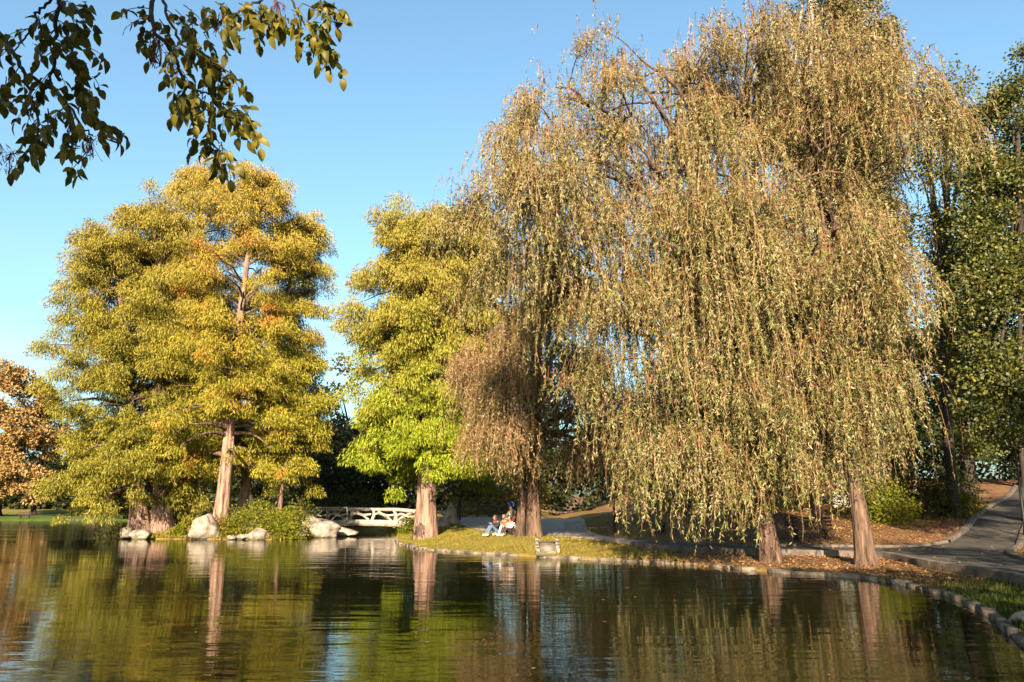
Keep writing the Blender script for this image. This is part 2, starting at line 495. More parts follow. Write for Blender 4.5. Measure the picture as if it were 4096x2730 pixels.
def height(x, y):
    x, y = np.asarray(x, float), np.asarray(y, float)
    dl, di = seg_dist(x, y, LAKE), seg_dist(x, y, ISLE)
    inl, ini = inside(x, y, LAKE), inside(x, y, ISLE)
    capz = np.interp(x, [-5, 0, 3.5, 5, 12], [0.62, 0.56, 0.34, 0.20, 0.20])
    capz = np.where(y < 8, 0.3, capz)
    low = 0.10 + (capz - 0.10) * sstep(0, 4.2, dl) + np.where((x < 2) & (y > 40) & (y < 66), 0.03 * np.maximum(0, y - 44), 0)
    far = 0.12 + 0.034 * np.minimum(dl, 90)
    mid = 0.12 + 0.9 * sstep(0, 5, dl) + 0.012 * dl
    wl = sstep(-34, -44, x) * (y > 60)
    low = np.where(y > 66, mid, low)
    low = low * (1 - wl) + far * wl
    up = inside(x, y, UPPER)
    h = np.where(up, np.maximum(upper_h(x, y), 0.12), low)
    h = np.where(inl, -0.7 * sstep(0, 0.6, dl) + 0.05, h)
    h = np.where(ini, 0.06 + 0.62 * sstep(0, 5.5, di) + 0.06 * np.sin(x * 1.9) * np.sin(y * 1.7) * sstep(0.3, 2, di), h)
    return h


def hz(x, y):
    return float(height(np.array([x]), np.array([y]))[0])


gx = np.unique(np.concatenate([np.arange(-260, -34, 4.0), np.arange(-34, -12, 0.5), np.arange(-12, 30, 0.22), np.arange(30, 60, 1.0), np.arange(60, 261, 5.0)]))
gy = np.unique(np.concatenate([np.arange(-60, 2, 2.0), np.arange(2, 48, 0.22), np.arange(48, 72, 0.4), np.arange(72, 180, 1.5), np.arange(180, 900, 20.0)]))
XX, YY = np.meshgrid(gx, gy)
ZZ = height(XX.ravel(), YY.ravel()).reshape(XX.shape)
ZZ = ZZ + np.where(ZZ > 0.15, rng.normal(0, 0.008, ZZ.shape), 0)
# the ground drops a little below the paved surfaces
PATH_POLYS = [np.vstack([FRONT, JR[::-1], BR_L[:1], BACK[::-1]]), np.vstack([BR_L, BR_R[::-1]]),
              np.array([(-3.6, 57), (-3.0, 48.6), (-1.2, 42.5), (1.0, 39.9), (3.6, 38.6), (4.9, 40.2), (3.0, 44.5), (3.4, 57)])]
for pp in PATH_POLYS:
    ins = inside(XX.ravel(), YY.ravel(), pp).reshape(XX.shape)
    dd = seg_dist(XX.ravel(), YY.ravel(), pp).reshape(XX.shape)
    ZZ = np.where(ins & (dd > 0.12), ZZ - 0.07, ZZ)
ny, nx = XX.shape
g = Geo()
ii = (np.arange(ny - 1)[:, None] * nx + np.arange(nx - 1)[None])
g.add(np.stack([XX, YY, ZZ], -1).reshape(-1, 3), np.stack([ii, ii + 1, ii + nx + 1, ii + nx], -1).reshape(-1, 4))

# ground material: attribute 'turf' = how grassy the soil is at each place
mg, n, l, out = new_mat('ground_soil_and_turf')
att = n.new('ShaderNodeAttribute')
att.attribute_name = 'turf'
sepc = n.new('ShaderNodeSeparateColor')
l.new(att.outputs['Color'], sepc.inputs[0])
t1 = noise(n, l, 0.9, 6)
t2 = noise(n, l, 9.0, 5)
soil = ramp(n, [(0.3, (0.15, 0.065, 0.038)), (0.5, (0.27, 0.13, 0.075)), (0.72, (0.40, 0.22, 0.12))], 0.36)
l.new(math_node(n, l, 'ADD', math_node(n, l, 'MULTIPLY', t1.outputs['Fac'], 0.4), math_node(n, l, 'MULTIPLY', t2.outputs['Fac'], 0.6)), soil.inputs['Fac'])
dry = ramp(n, [(0.3, (0.17, 0.16, 0.02)), (0.5, (0.34, 0.255, 0.045)), (0.72, (0.46, 0.31, 0.10))], 0.36)
l.new(math_node(n, l, 'ADD', math_node(n, l, 'MULTIPLY', t1.outputs['Fac'], 0.6), math_node(n, l, 'MULTIPLY', t2.outputs['Fac'], 0.4)), dry.inputs['Fac'])
lawn = ramp(n, [(0.3, (0.05, 0.095, 0.010)), (0.5, (0.10, 0.165, 0.016)), (0.75, (0.19, 0.21, 0.03))], 0.36)
l.new(t1.outputs['Fac'], lawn.inputs['Fac'])
f1 = math_node(n, l, 'ADD', sepc.outputs[0], math_node(n, l, 'MULTIPLY', math_node(n, l, 'SUBTRACT', t1.outputs['Fac'], 0.5), 1.6), True)
f2 = math_node(n, l, 'ADD', sepc.outputs[1], math_node(n, l, 'MULTIPLY', math_node(n, l, 'SUBTRACT', t1.outputs['Fac'], 0.5), 0.8), True)
c1 = mixc(n, l, f1, soil.outputs[0], dry.outputs[0])
c2 = mixc(n, l, f2, c1, lawn.outputs[0])
pb = n.new('ShaderNodeBsdfPrincipled')
pb.inputs['Roughness'].default_value = 0.95
pb.inputs['Specular IOR Level'].default_value = 0.15
bm_ = n.new('ShaderNodeBump')
bm_.inputs['Strength'].default_value = 0.7
bm_.inputs['Distance'].default_value = 0.06
t3 = noise(n, l, 14, 5)
l.new(t3.outputs['Fac'], bm_.inputs['Height'])
l.new(bm_.outputs[0], pb.inputs['Normal'])
l.new(c2, pb.inputs['Base Color'])
l.new(pb.outputs[0], out.inputs['Surface'])
ground = g.build('ground', mg, smooth=True)
tag(ground, kind='structure')
xr, yr = XX.ravel(), YY.ravel()
turf = np.where(xr < 3, 0.85, np.interp(xr, [3, 7, 9], [0.75, 0.35, 0.12]))
turf = np.where(inside(xr, yr, ISLE), 0.6, turf)
turf = np.where((yr < 19) & (xr > 5), 0.2, turf)
lawnf = np.where((xr < -30) & (yr > 60), np.interp(yr, [118, 134, 150], [1.0, 1.0, 0.1]), 0.0)
lawnf = np.where((yr < 15.5) & (xr > 4), 0.95, lawnf)
lawnf = np.where((yr >= 15.5) & (yr < 19) & (xr > 4), (19 - yr) / 3.5 * 0.95, lawnf)
ca = ground.data.color_attributes.new('turf', 'FLOAT_COLOR', 'POINT')
ca.data.foreach_set('color', np.stack([turf, lawnf, 0 * turf, 0 * turf + 1], -1).astype(np.float32).ravel())

# ------------------------------------------------------------------ water
mw, n, l, out = new_mat('lake_water')
p = n.new('ShaderNodeBsdfPrincipled')
p.inputs['Base Color'].default_value = (0.006, 0.006, 0.002, 1)
p.inputs['Roughness'].default_value = 0.03
p.inputs['IOR'].default_value = 1.33
p.inputs['Specular IOR Level'].default_value = 0.27
wa = noise(n, l, 1.0, 2, stretch=(0.42, 1.5, 1))
wb = noise(n, l, 1.0, 2, stretch=(1.5, 6.0, 1))
wd = noise(n, l, 1.0, 2, stretch=(5.0, 17.0, 1))
wc = noise(n, l, 1.0, 1, stretch=(0.06, 0.16, 1))
hh = math_node(n, l, 'ADD', math_node(n, l, 'ADD', math_node(n, l, 'MULTIPLY', wa.outputs['Fac'], 1.5), math_node(n, l, 'MULTIPLY', wb.outputs['Fac'], 0.34)), math_node(n, l, 'MULTIPLY', wd.outputs['Fac'], 0.06))
bmp = n.new('ShaderNodeBump')
bmp.inputs['Distance'].default_value = 0.05
mr = n.new('ShaderNodeMapRange')
mr.inputs[1].default_value, mr.inputs[2].default_value = 0.35, 0.65
mr.inputs[3].default_value, mr.inputs[4].default_value = 0.06, 0.24
l.new(wc.outputs['Fac'], mr.inputs[0])
l.new(mr.outputs[0], bmp.inputs['Strength'])
l.new(hh, bmp.inputs['Height'])
l.new(bmp.outputs[0], p.inputs['Normal'])
l.new(p.outputs[0], out.inputs['Surface'])
g = Geo()
g.add([(-260, -2, 0), (30, -2, 0), (30, 140, 0), (-260, 140, 0)], [[0, 1, 2, 3]])
tag(g.build('water', mw), kind='structure')


# ------------------------------------------------------------------ paths, kerbs, low wall
def resample(P, step):
    P = np.asarray(P, float)
    s = np.concatenate([[0], np.cumsum(np.linalg.norm(np.diff(P, axis=0), axis=1))])
    k = max(2, int(round(s[-1] / step)) + 1)
    t = np.linspace(0, s[-1], k)
    return np.stack([np.interp(t, s, P[:, i]) for i in range(P.shape[1])], -1)


def strip(A, B, na, nb, zf):
    A = smooth_curve(A, na)
    B = smooth_curve(B, na)
    t = np.linspace(0, 1, nb)[None, :, None]
    P = A[:, None] * (1 - t) + B[:, None] * t
    z = zf(P[..., 0].ravel(), P[..., 1].ravel())
    V = np.concatenate([P.reshape(-1, 2), z[:, None]], 1)
    i = np.arange(na - 1)[:, None] * nb + np.arange(nb - 1)[None]
    return V, np.stack([i, i + nb, i + nb + 1, i + 1], -1).reshape(-1, 4)


g = Geo()
# walk along the lake: left/front edge against right/back edge
EA = [(5.2, 35.2), (5.9, 31.9), (7.7, 29.2), (9.3, 28.5), (11.4, 27.6), (12.1, 26.6), (11.8, 24.3), (11.5, 22.6), (11.4, 19.8), (10.7, 16.6), (10.0, 13.2), (9.3, 10), (8.6, 6)]
EB = [(6.2, 36.0), (6.9, 34.0), (8.3, 31.6), (10.3, 31.2), (12.8, 30.4), (16.9, 31.9), (18.2, 29.6), (15.9, 26.3), (14.0, 21.5), (13.5, 18), (13.2, 14.5), (12.8, 11), (12.2, 6)]
g.add(*strip(EA, EB, 120, 12, lambda x, y: upper_h(x, y) + 0.03))
g.add(*strip(BR_L, [(18.2, 29.6), (21.6, 34.6), (24.4, 38.6), (27.4, 42.6), (35, 52), (41, 60)], 80, 8, lambda x, y: upper_h(x, y) + 0.034))
tag(g.build('path', M['asphalt'], smooth=True), kind='structure')
g = Geo()
g.add(*strip([(-4.4, 60), (-3.0, 49.5), (-1.3, 43.0), (0.9, 40.4), (3.4, 38.7), (5.2, 35.2)], [(5.0, 60), (4.6, 52), (4.2, 45), (4.6, 41.5), (5.0, 39.9), (6.2, 36.0)], 60, 14,
             lambda x, y: height(x, y) + 0.035))
tag(g.build('paved_plaza', M['paving'], smooth=True), kind='structure')


def kerb(g, line, w, top, zf, step=0.9, depth=0.3, jit=0.012, skip=0.0):
    P = resample(line, step * 0.25)
    cut = [0]
    while cut[-1] < len(P) - 1: cut.append(min(len(P) - 1, cut[-1] + int(rng.integers(2, 7))))
    P = P[cut]
    for a, b in zip(P[:-1], P[1:]):
        if rng.random() < skip: continue
        d = b - a
        L = np.linalg.norm(d)
        d = d / L
        c = (a + b) / 2
        z = zf(c[0], c[1]) + top + rng.normal(0, jit)
        dz = (zf(b[0], b[1]) - zf(a[0], a[1])) / L
        X = unit(np.array([d[0], d[1], dz]))
        Yv = unit(np.cross([0, 0, 1], X))
        Zv = np.cross(X, Yv)
        off = rng.normal(0, jit, 2)
        g.box((c[0] + off[0], c[1] + off[1], z - depth / 2), (L * 1.0 + 0.004, w * rng.uniform(0.9, 1.1), depth), np.stack([X, Yv, Zv], 1), jit * 0.6)


def sweep(g, line, w, top, zf, depth=0.4, step=0.35):
    P = resample(line, step)
    T_ = unit(np.gradient(P, axis=0))
    N_ = np.stack([-T_[:, 1], T_[:, 0]], -1)
    z = np.array([zf(a, b) for a, b in P]) + top + rng.normal(0, 0.004, len(P))
    ww = w * 0.5 * (1 + rng.normal(0, 0.03, len(P)))[:, None]
    A_, B_ = P - N_ * ww, P + N_ * ww
    c = 0.02
    rows = [np.c_[A_, z - depth], np.c_[A_, z - c], np.c_[P - N_ * (ww - c), z], np.c_[P + N_ * (ww - c), z], np.c_[B_, z - c], np.c_[B_, z - depth]]
    V = np.stack(rows, 1)
    m, k = V.shape[:2]
    i = np.arange(m - 1)[:, None] * k + np.arange(k - 1)[None]
    g.add(V.reshape(-1, 3), np.stack([i, i + k, i + k + 1, i + 1], -1).reshape(-1, 4))


g = Geo()
kerb(g, smooth_curve(LAKE[1:25], 140), 0.24, 0.075, lambda x, y: 0.0, 0.75, 0.45, 0.022, 0.04)
tag(g.build('shore_kerb', M['kerb_stone']), kind='structure')
g = Geo()
ub = lambda x, y: float(upper_h(np.array([x]), np.array([y]))[0])
sweep(g, smooth_curve(BACK, 60), 0.16, 0.12, ub)
sweep(g, smooth_curve(BR_L, 80), 0.3, 0.13, ub)
sweep(g, smooth_curve(np.vstack([BR_R[::-1], JR[1:]]), 120), 0.22, 0.13, ub)
tag(g.build('path_kerb', M['wall_stone']), kind='structure')
g = Geo()
sweep(g, smooth_curve(FRONT[1:], 80), 0.24, 0.05, ub, 0.6)
o = g.build('retaining_wall', M['wall_stone'])
tag(o, 'low stone retaining wall edging the lakeside path above the bank', 'wall')

# ------------------------------------------------------------------ conifers of the island (bald cypress)
def trunk_axis(base, top, n=24, sway=0.15):
    t = np.linspace(0, 1, n)[:, None]
    base, top = np.asarray(base, float), np.asarray(top, float)
    P = base + (top - base) * np.concatenate([t ** 1.25, t ** 1.25, t], 1)
    P[:, 0] += sway * np.sin(t[:, 0] * 7 + base[0]) * t[:, 0]
    return P


def cypress(base, top, prof, rad, label, mat, group=None, r0=0.62, cush=620, nbr=74, zlow=2.2, ls=(0.10, 0.27), stretch=(1.0, 1.0), hollow=0.33, flare=0.42):
    """prof: list of (height fraction, crown radius); stretch: crown scale to camera left / right"""
    base, top = np.asarray(base, float), np.asarray(top, float)
    T = thing('cypress_tree', base, label, 'tree', group)
    H = top[2] - base[2]
    ax = trunk_axis(base - np.array([0, 0, 0.15]), top)
    tt = np.linspace(0, 1, len(ax))
    rr = r0 * (0.62 * (1 - tt) ** 0.9 + 0.75 * np.exp(-tt * H / 0.9)) + 0.02
    gt = Geo().tube(ax[:1].repeat(1, 0).tolist() + ax[1:].tolist(), rr, 22, 0.16, 7, phase=base[0])
    # finer rings near the flared foot
    foot = np.linspace(0, 0.14, 10)
    fa = np.stack([np.interp(foot, tt, ax[:, k]) for k in range(3)], -1)
    fr = r0 * (0.62 * (1 - foot) ** 0.9 + flare * np.exp(-foot * H / 0.9)) + 0.02
    gt = Geo().tube(np.vstack([fa, ax[tt > 0.15]]), np.concatenate([fr, rr[tt > 0.15]]), 26, 0.17, 7, phase=base[0] * 3)
    tr = gt.build('trunk', M['bark_pink'], T, smooth=True)
    pz, pr = np.array(prof).T
    gb, gl = Geo(), Geo()
    CP, CS, CO = [], [], []
    az = rng.random() * 6
    for k in range(nbr):
        zf = (zlow / H) + (1 - zlow / H) * ((k + rng.random() * 3) / (nbr + 2)) ** 0.92
        zf = min(zf, 0.99)
        az += 2.39996 + rng.normal(0, 0.5)
        R = np.interp(zf, pz, pr) * rad * rng.uniform(0.70, 1.15)
        d = np.array([math.cos(az), math.sin(az), 0])
        R *= stretch[0] if d[0] < 0 else stretch[1]
        s = np.array([np.interp(zf, tt, ax[:, i]) for i in range(3)])
        t = np.linspace(0, 1, 7)[:, None]
        lift = np.interp(zf, [0, 0.3, 0.6, 1], [0.2, 0.4, 0.75, 1.1]) * rng.uniform(0.6, 1.3)
        drop = np.interp(zf, [0, 0.3, 0.6, 1], [0.55, 0.55, 0.6, 0.5]) * rng.uniform(0.7, 1.3)
        s = s - np.array([0, 0, (lift - drop) * R * 0.6])
        P = s + d * R * t + np.array([0, 0, 1.0]) * R * (lift * t - drop * t ** 2)
        P[1:, :2] += rng.normal(0, 0.05 * R, (6, 2)) * t[1:]
        br = np.interp(zf, tt, rr) * 0.34 + 0.012
        P[0, :2] = [np.interp(np.clip((P[0, 2] - ax[0, 2]) / H, 0, 1), tt, ax[:, i]) for i in range(2)]
        gb.tube(P, np.linspace(br, 0.015, 7), 6, cap=False)
        m = max(3, int(R * 1.7))
        for q in range(m):
            u = 0.34 + 0.68 * (q + rng.random()) / m
            c = np.array([np.interp(u, t[:, 0], P[:, i]) for i in range(3)])
            sd = np.array([-d[1], d[0], 0]) * rng.normal(0, 0.36) * R * (1.15 - 0.5 * u)
            CP.append(c + sd + [0, 0, rng.normal(0.0, 0.45)])
            CS.append(rng.uniform(0.45, 1.2) * (0.75 + 0.25 * min(1, R / 3)))
            CO.append(d)
    # crown top
    for k in range(10):
        CP.append(top + np.array([rng.normal(0, 0.7), rng.normal(0, 0.7), -rng.uniform(0.3, 1.6)]))
        CS.append(rng.uniform(0.4, 0.7))
        CO.append(unit(rng.normal(0, 1, 3) * [1, 1, 0]))
    CP, CS, CO = np.array(CP), np.array(CS), np.array(CO)
    # hollows in the crown, where limbs and sky show
    w1, w2, w3 = rng.normal(0, 1.0, (3, 3))
    hol = np.sin(CP @ w1 + 1) + np.sin(CP @ (w2 * 1.3) + 2) + np.sin(CP @ (w3 * 0.8))
    keep = (hol > np.quantile(hol, hollow)) | (CP[:, 2] > top[2] - 1.5)
    CP, CS, CO = CP[keep], CS[keep], CO[keep]
    n = len(CP)
    for k in range(n):
        nc = int(cush * CS[k] ** 1.5)
        q = unit(rng.normal(0, 1, (nc, 3))) * (rng.random((nc, 1)) ** 0.45)
        out_ = q * [1, 1, 0.3]
        pos = CP[k] + q * CS[k] * np.array([1.0, 1.0, 0.62]) + [0, 0, 0.05]
        rxy = np.hypot(q[:, 0], q[:, 1])
        pos[:, 2] += 0.12 * CS[k] * (1 - rxy ** 2) - 0.38 * CS[k] * rxy ** 2
        D = out_ * 0.40 + CO[k] * 0.12 + np.array([0, 0, -0.9]) + rng.normal(0, 0.26, (nc, 3))
        # the upper layer lies flatter, like sprays
        flat = (rng.random(nc) < 0.15)
        D[flat] = out_[flat] * 1.0 + CO[k] * 0.4 + rng.normal(0, 0.35, (flat.sum(), 3)) * [1, 1, 0.5] + [0, 0, -0.18]
        L = rng.uniform(ls[0], ls[1], nc)
        cards(gl, pos, D, L, L * rng.uniform(0.16, 0.27, nc), 0.08)
    gb.build('limbs', M['bark_brown'], tr, smooth=True)
    gl.build('foliage', mat, T)
    return T


GI = 'bald cypresses on the island'
P_tall = [(0, 0.75), (0.15, 0.95), (0.35, 1.0), (0.6, 1.0), (0.78, 0.90), (0.9, 0.70), (0.96, 0.52), (1, 0.25)]
P_low = [(0, 1.0), (0.15, 1.12), (0.35, 1.08), (0.6, 1.0), (0.8, 0.82), (0.93, 0.58), (1, 0.25)]


def cyp(px, Y, tx, ty, prof, rad, label, mat, **k):
    x = (px - 512) / 796 * Y
    b = np.array([x, Y, hz(x, Y)])
    t = at(tx, ty, Y + rng.uniform(-0.4, 0.4))
    return cypress(b, t, prof, rad, label, mat, GI if k.pop('isle', True) else None, **k)


cyp(189, 54.5, 203, 166, P_tall, 3.7, 'tallest golden cypress, its rounded top highest above the island', M['cypress'], r0=0.85, nbr=92, zlow=3.2)
cyp(228, 50.5, 257, 176, P_tall, 4.0, 'golden cypress with red patches and a bare lit trunk beside the big white boulder', M['cypress_red'], r0=0.74, nbr=96, zlow=3.4)
cyp(171, 51.5, 153, 204, P_low, 3.9, 'olive-gold cypress with a fluted trunk in the middle of the island clump', M['cypress_olive'], r0=0.88, nbr=90, zlow=2.8, hollow=0.30, stretch=(1.1, 0.95))
cyp(150, 51.0, 108, 232, P_low, 3.6, 'olive cypress leaning out over the water at the left end of the island', M['cypress_olive'], r0=0.8, nbr=98, zlow=1.2, hollow=0.15, stretch=(1.2, 1.0))
cyp(246, 53.5, 303, 226, P_low, 3.5, 'golden cypress with a slim trunk on the bridge side of the island', M['cypress'], r0=0.52, nbr=88, zlow=3.0, stretch=(0.9, 1.05))
cyp(284, 52.0, 302, 352, [(0, 0.7), (0.3, 1.0), (0.7, 0.85), (1, 0.3)], 2.6, 'short yellow cypress with two thin dark stems above the island shrubs', M['cypress'], r0=0.18, nbr=46, zlow=3.4)

P_lone = [(0, 0.9), (0.12, 1.05), (0.3, 1.0), (0.46, 0.97), (0.55, 0.86), (0.62, 1.05), (0.75, 1.08), (0.88, 0.98), (0.96, 0.85), (1, 0.55)]
cyp(428, 43.5, 430, 236, P_lone, 3.9, 'lone cypress, bright green below and brown above, on the grassy point', M['cypress_green'], stretch=(0.98, 1.12), hollow=0.14, flare=0.24, r0=0.84, nbr=140, zlow=3.3, isle=False, cush=680)


# ------------------------------------------------------------------ broadleaved trees
def broadleaf(name, base, lobes, label, cat, mat, bark, r0=0.3, n_clump=90, per=140, csize=0.7, leaf=0.16, wr=0.7, group=None, trunk_h=None, shell=0.55, limbs=10, spread=1.0, stems=None):
    """lobes: list of (centre xyz, radii xyz) in world space"""
    base = np.asarray(base, float)
    T = thing(name, base, label, cat, group)
    tot = sum(r[0] * r[1] * r[2] for c, r in lobes) ** (1 / 3)
    gl, gb = Geo(), Geo()
    hv = rng.normal(0, 1, (3, 3)) * np.array([1.0, 1.5, 0.7])[:, None] / max(0.8, tot / 3.5)
    wts = np.array([(r[0] * r[1] * r[2]) ** 0.7 for c, r in lobes])
    wts /= wts.sum()
    cen = sum(np.asarray(c) * w for (c, r), w in zip(lobes, wts))
    topz = max(c[2] + r[2] * 0.6 for c, r in lobes)
    th = trunk_h or (cen[2] - base[2])
    topc = np.array([cen[0], cen[1], base[2] + th])
    pts = smooth_curve([base - [0, 0, 0.2], base + (topc - base) * [0.15, 0.15, 0.35], base + (topc - base) * [0.5, 0.5, 0.7], topc], 12)
    tt = np.linspace(0, 1, 12)
    tr = Geo().tube(pts, r0 * (1 - 0.65 * tt) + r0 * 0.5 * np.exp(-tt * th / 0.6), 12, 0.08, 5).build('trunk', bark, T, smooth=True)
    for k in range(limbs):
        c, r = lobes[rng.choice(len(lobes), p=wts)]
        e = np.asarray(c) + unit(rng.normal(0, 1, 3)) * np.asarray(r) * 0.7
        s = pts[rng.integers(5, 12)]
        mid = (s + e) / 2 + [0, 0, 0.12 * np.linalg.norm(e - s)]
        gb.tube(smooth_curve([s, mid, e], 8), np.linspace(r0 * 0.38, 0.02, 8), 6, cap=False)
    if limbs: gb.build('limbs', bark, tr, smooth=True)
    for (c, r), w in zip(lobes, wts):
        m = max(6, int(n_clump * w))
        q = unit(rng.normal(0, 1, (m, 3))) * (shell + (1 - shell) * rng.random((m, 1)) ** 0.5)
        C = np.asarray(c) + q * np.asarray(r)
        if m > 20:
            hol = np.sin(C @ hv[0] + 1) + np.sin(C @ hv[1] + 2) + np.sin(C @ hv[2])
            kp = hol > np.quantile(hol, 0.34 if mat in (M['linden'], M['oak']) else 0.24)
            C, q = C[kp], q[kp]
            m = len(C)
        S = csize * rng.uniform(0.55, 1.25, m)
        N = np.maximum(8, (per * (S / csize) ** 1.6)).astype(int)
        idx = np.repeat(np.arange(m), N)
        k = len(idx)
        off = unit(rng.normal(0, 1, (k, 3))) * (rng.random((k, 1)) ** 0.5) * S[idx][:, None] * [1.1, 1.1, 0.75]
        pos = C[idx] + off
        D = off / S[idx][:, None] + q[idx] * 0.4 + rng.normal(0, 0.6, (k, 3)) + [0, 0, -0.35]
        L = leaf * rng.uniform(0.7, 1.35, k)
        cards(gl, pos, D, L, L * wr, 0.06)
    gl.build('foliage', mat, T)
    return T


def lobe(px, py, Y, rx, ry, rd=None):
    s = mpp(Y) * 1.05
    return (at(px, py, Y), (rx * s, (rd if rd else rx) * s, ry * s))


# brown oak on the far left lawn
def bl(name, px, Y, lobes, *a, **k):
    x = (px - 512) / 796 * Y
    return broadleaf(name, (x, Y, hz(x, Y)), lobes, *a, **k)


bl('oak_tree', 8, 132, [lobe(-6, 420, 132, 46, 62), lobe(34, 440, 130, 26, 52), lobe(20, 395, 134, 24, 30), lobe(30, 478, 128, 24, 22), lobe(-20, 480, 128, 34, 22)],
   'big orange-brown oak on the far lawn at the left edge', 'tree', M['oak'], M['bark_dark'], r0=0.7, n_clump=440, per=160, csize=1.25, leaf=0.42, limbs=16)
bl('oak_tree', 44, 140, [lobe(50, 440, 140, 14, 30), lobe(46, 405, 140, 9, 14)],
   'thin orange-brown oak with bare twigs beside the big brown oak', 'tree', M['oak'], M['bark_dark'], r0=0.4, n_clump=60, per=90, csize=1.1, leaf=0.42)

GB = 'woods behind the lake'
# woods: (px, Y, top py, half width px, material)
WOOD = [(66, 168, 452, 24, 'dark_leaf', 'dark low tree behind the far lawn right of the oak'),
        (20, 172, 458, 30, 'dark_leaf', 'dark low tree behind the far lawn beneath the brown oak'),
        (86, 180, 405, 9, 'dark_leaf', 'small far dark treetop showing left of the island'),
        (112, 150, 430, 24, 'dark_leaf', 'dark tree behind the leaning island cypress'),
        (150, 120, 420, 32, 'dark_leaf', 'dark tree behind the middle of the island'),
        (205, 100, 400, 36, 'dark_leaf', 'dark tree in the wood behind the tallest cypress'),
        (255, 92, 400, 36, 'dark_leaf', 'dark tree in the wood behind the island bench side'),
        (308, 88, 372, 34, 'dark_leaf', 'dark tree behind the rustic bridge, nearer the island'),
        (352, 84, 348, 30, 'olive_leaf', 'olive tree with a sunlit top between the island and the lone cypress'),
        (345, 76, 430, 36, 'dark_leaf', 'low dark tree right behind the rustic bridge'),
        (398, 78, 420, 34, 'dark_leaf', 'dark tree behind the left side of the lone cypress'),
        (452, 84, 425, 34, 'dark_leaf', 'dark tree behind the plaza railing'),
        (500, 90, 400, 36, 'olive_leaf', 'olive tree behind the seated people and the leftmost willow'),
        (560, 82, 395, 38, 'dark_leaf', 'dark tree behind the leftmost willow trunk'),
        (622, 78, 390, 42, 'dark_leaf', 'dark tree on the slope behind the red bench'),
        (690, 70, 380, 44, 'dark_leaf', 'dark tree on the slope behind the big willow curtain'),
        (760, 66, 370, 44, 'dark_leaf', 'dark tree behind the big willow trunk'),
        (835, 68, 330, 46, 'dark_leaf', 'dark tree behind the pale poplar trunk'),
        (905, 62, 330, 44, 'dark_leaf', 'dark tree behind the yellow-green shrubs'),
        (965, 64, 300, 42, 'dark_leaf', 'dark tree at the top of the rising path'),
        (1020, 60, 250, 46, 'dark_leaf', 'dark tree filling the right edge behind the path')]
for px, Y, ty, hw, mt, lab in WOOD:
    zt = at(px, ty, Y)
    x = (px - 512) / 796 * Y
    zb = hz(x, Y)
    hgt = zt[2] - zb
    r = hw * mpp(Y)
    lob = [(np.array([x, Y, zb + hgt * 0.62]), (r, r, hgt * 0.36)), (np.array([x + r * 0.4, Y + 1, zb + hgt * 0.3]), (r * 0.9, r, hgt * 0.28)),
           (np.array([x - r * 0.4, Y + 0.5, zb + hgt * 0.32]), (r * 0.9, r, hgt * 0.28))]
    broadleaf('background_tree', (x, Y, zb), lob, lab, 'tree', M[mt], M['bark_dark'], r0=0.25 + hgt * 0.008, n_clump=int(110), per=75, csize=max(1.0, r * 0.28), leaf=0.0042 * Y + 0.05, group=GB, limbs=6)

# the far woods, one dark mass of leaves behind everything
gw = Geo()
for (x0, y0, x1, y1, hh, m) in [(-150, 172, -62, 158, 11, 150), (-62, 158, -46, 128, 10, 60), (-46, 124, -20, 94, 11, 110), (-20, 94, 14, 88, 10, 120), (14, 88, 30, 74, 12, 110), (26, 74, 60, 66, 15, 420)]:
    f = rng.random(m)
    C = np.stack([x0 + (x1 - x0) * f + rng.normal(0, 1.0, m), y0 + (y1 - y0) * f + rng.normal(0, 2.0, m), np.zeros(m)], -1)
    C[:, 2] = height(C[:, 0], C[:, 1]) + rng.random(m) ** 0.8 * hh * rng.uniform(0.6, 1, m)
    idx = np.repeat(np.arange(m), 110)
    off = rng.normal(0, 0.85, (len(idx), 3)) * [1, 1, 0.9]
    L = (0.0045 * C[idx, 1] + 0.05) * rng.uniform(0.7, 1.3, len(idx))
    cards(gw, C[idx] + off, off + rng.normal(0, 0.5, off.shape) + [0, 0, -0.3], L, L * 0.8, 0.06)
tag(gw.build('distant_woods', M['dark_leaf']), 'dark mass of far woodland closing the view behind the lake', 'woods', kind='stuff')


# poplars behind the willows
def poplar(px, Y, tpx, half, label, npt=130, low=0.12):
    x = (px - 512) / 796 * Y
    b = np.array([x, Y, hz(x, Y)])
    top = at(tpx, -70 if half > 25 else 22, Y)
    lob = []
    for k in range(9):
        f = low + (0.98 - low) * k / 8
        c = b + (top - b) * f
        rr = half * mpp(Y) * (1.0 if f < 0.75 else 1.0 - 0.9 * (f - 0.75) / 0.25 * 0.8)
        lob.append((c + [rng.normal(0, 0.3), 0, 0], (rr, rr, (top[2] - b[2]) * 0.09)))
    return broadleaf('poplar_tree', b, lob, label, 'tree', M['poplar'], M['bark_pale'], r0=0.32, n_clump=npt * 4, per=95, csize=0.7, leaf=0.155, wr=0.8, limbs=26, trunk_h=(top[2] - b[2]) * 0.92, shell=0.35)


poplar(834, 46, 818, 72, 'tall poplar with a pale trunk rising behind the willows past the top edge', 560)
poplar(872, 50, 890, 17, 'slim poplar spire just right of the tall poplar', 90)

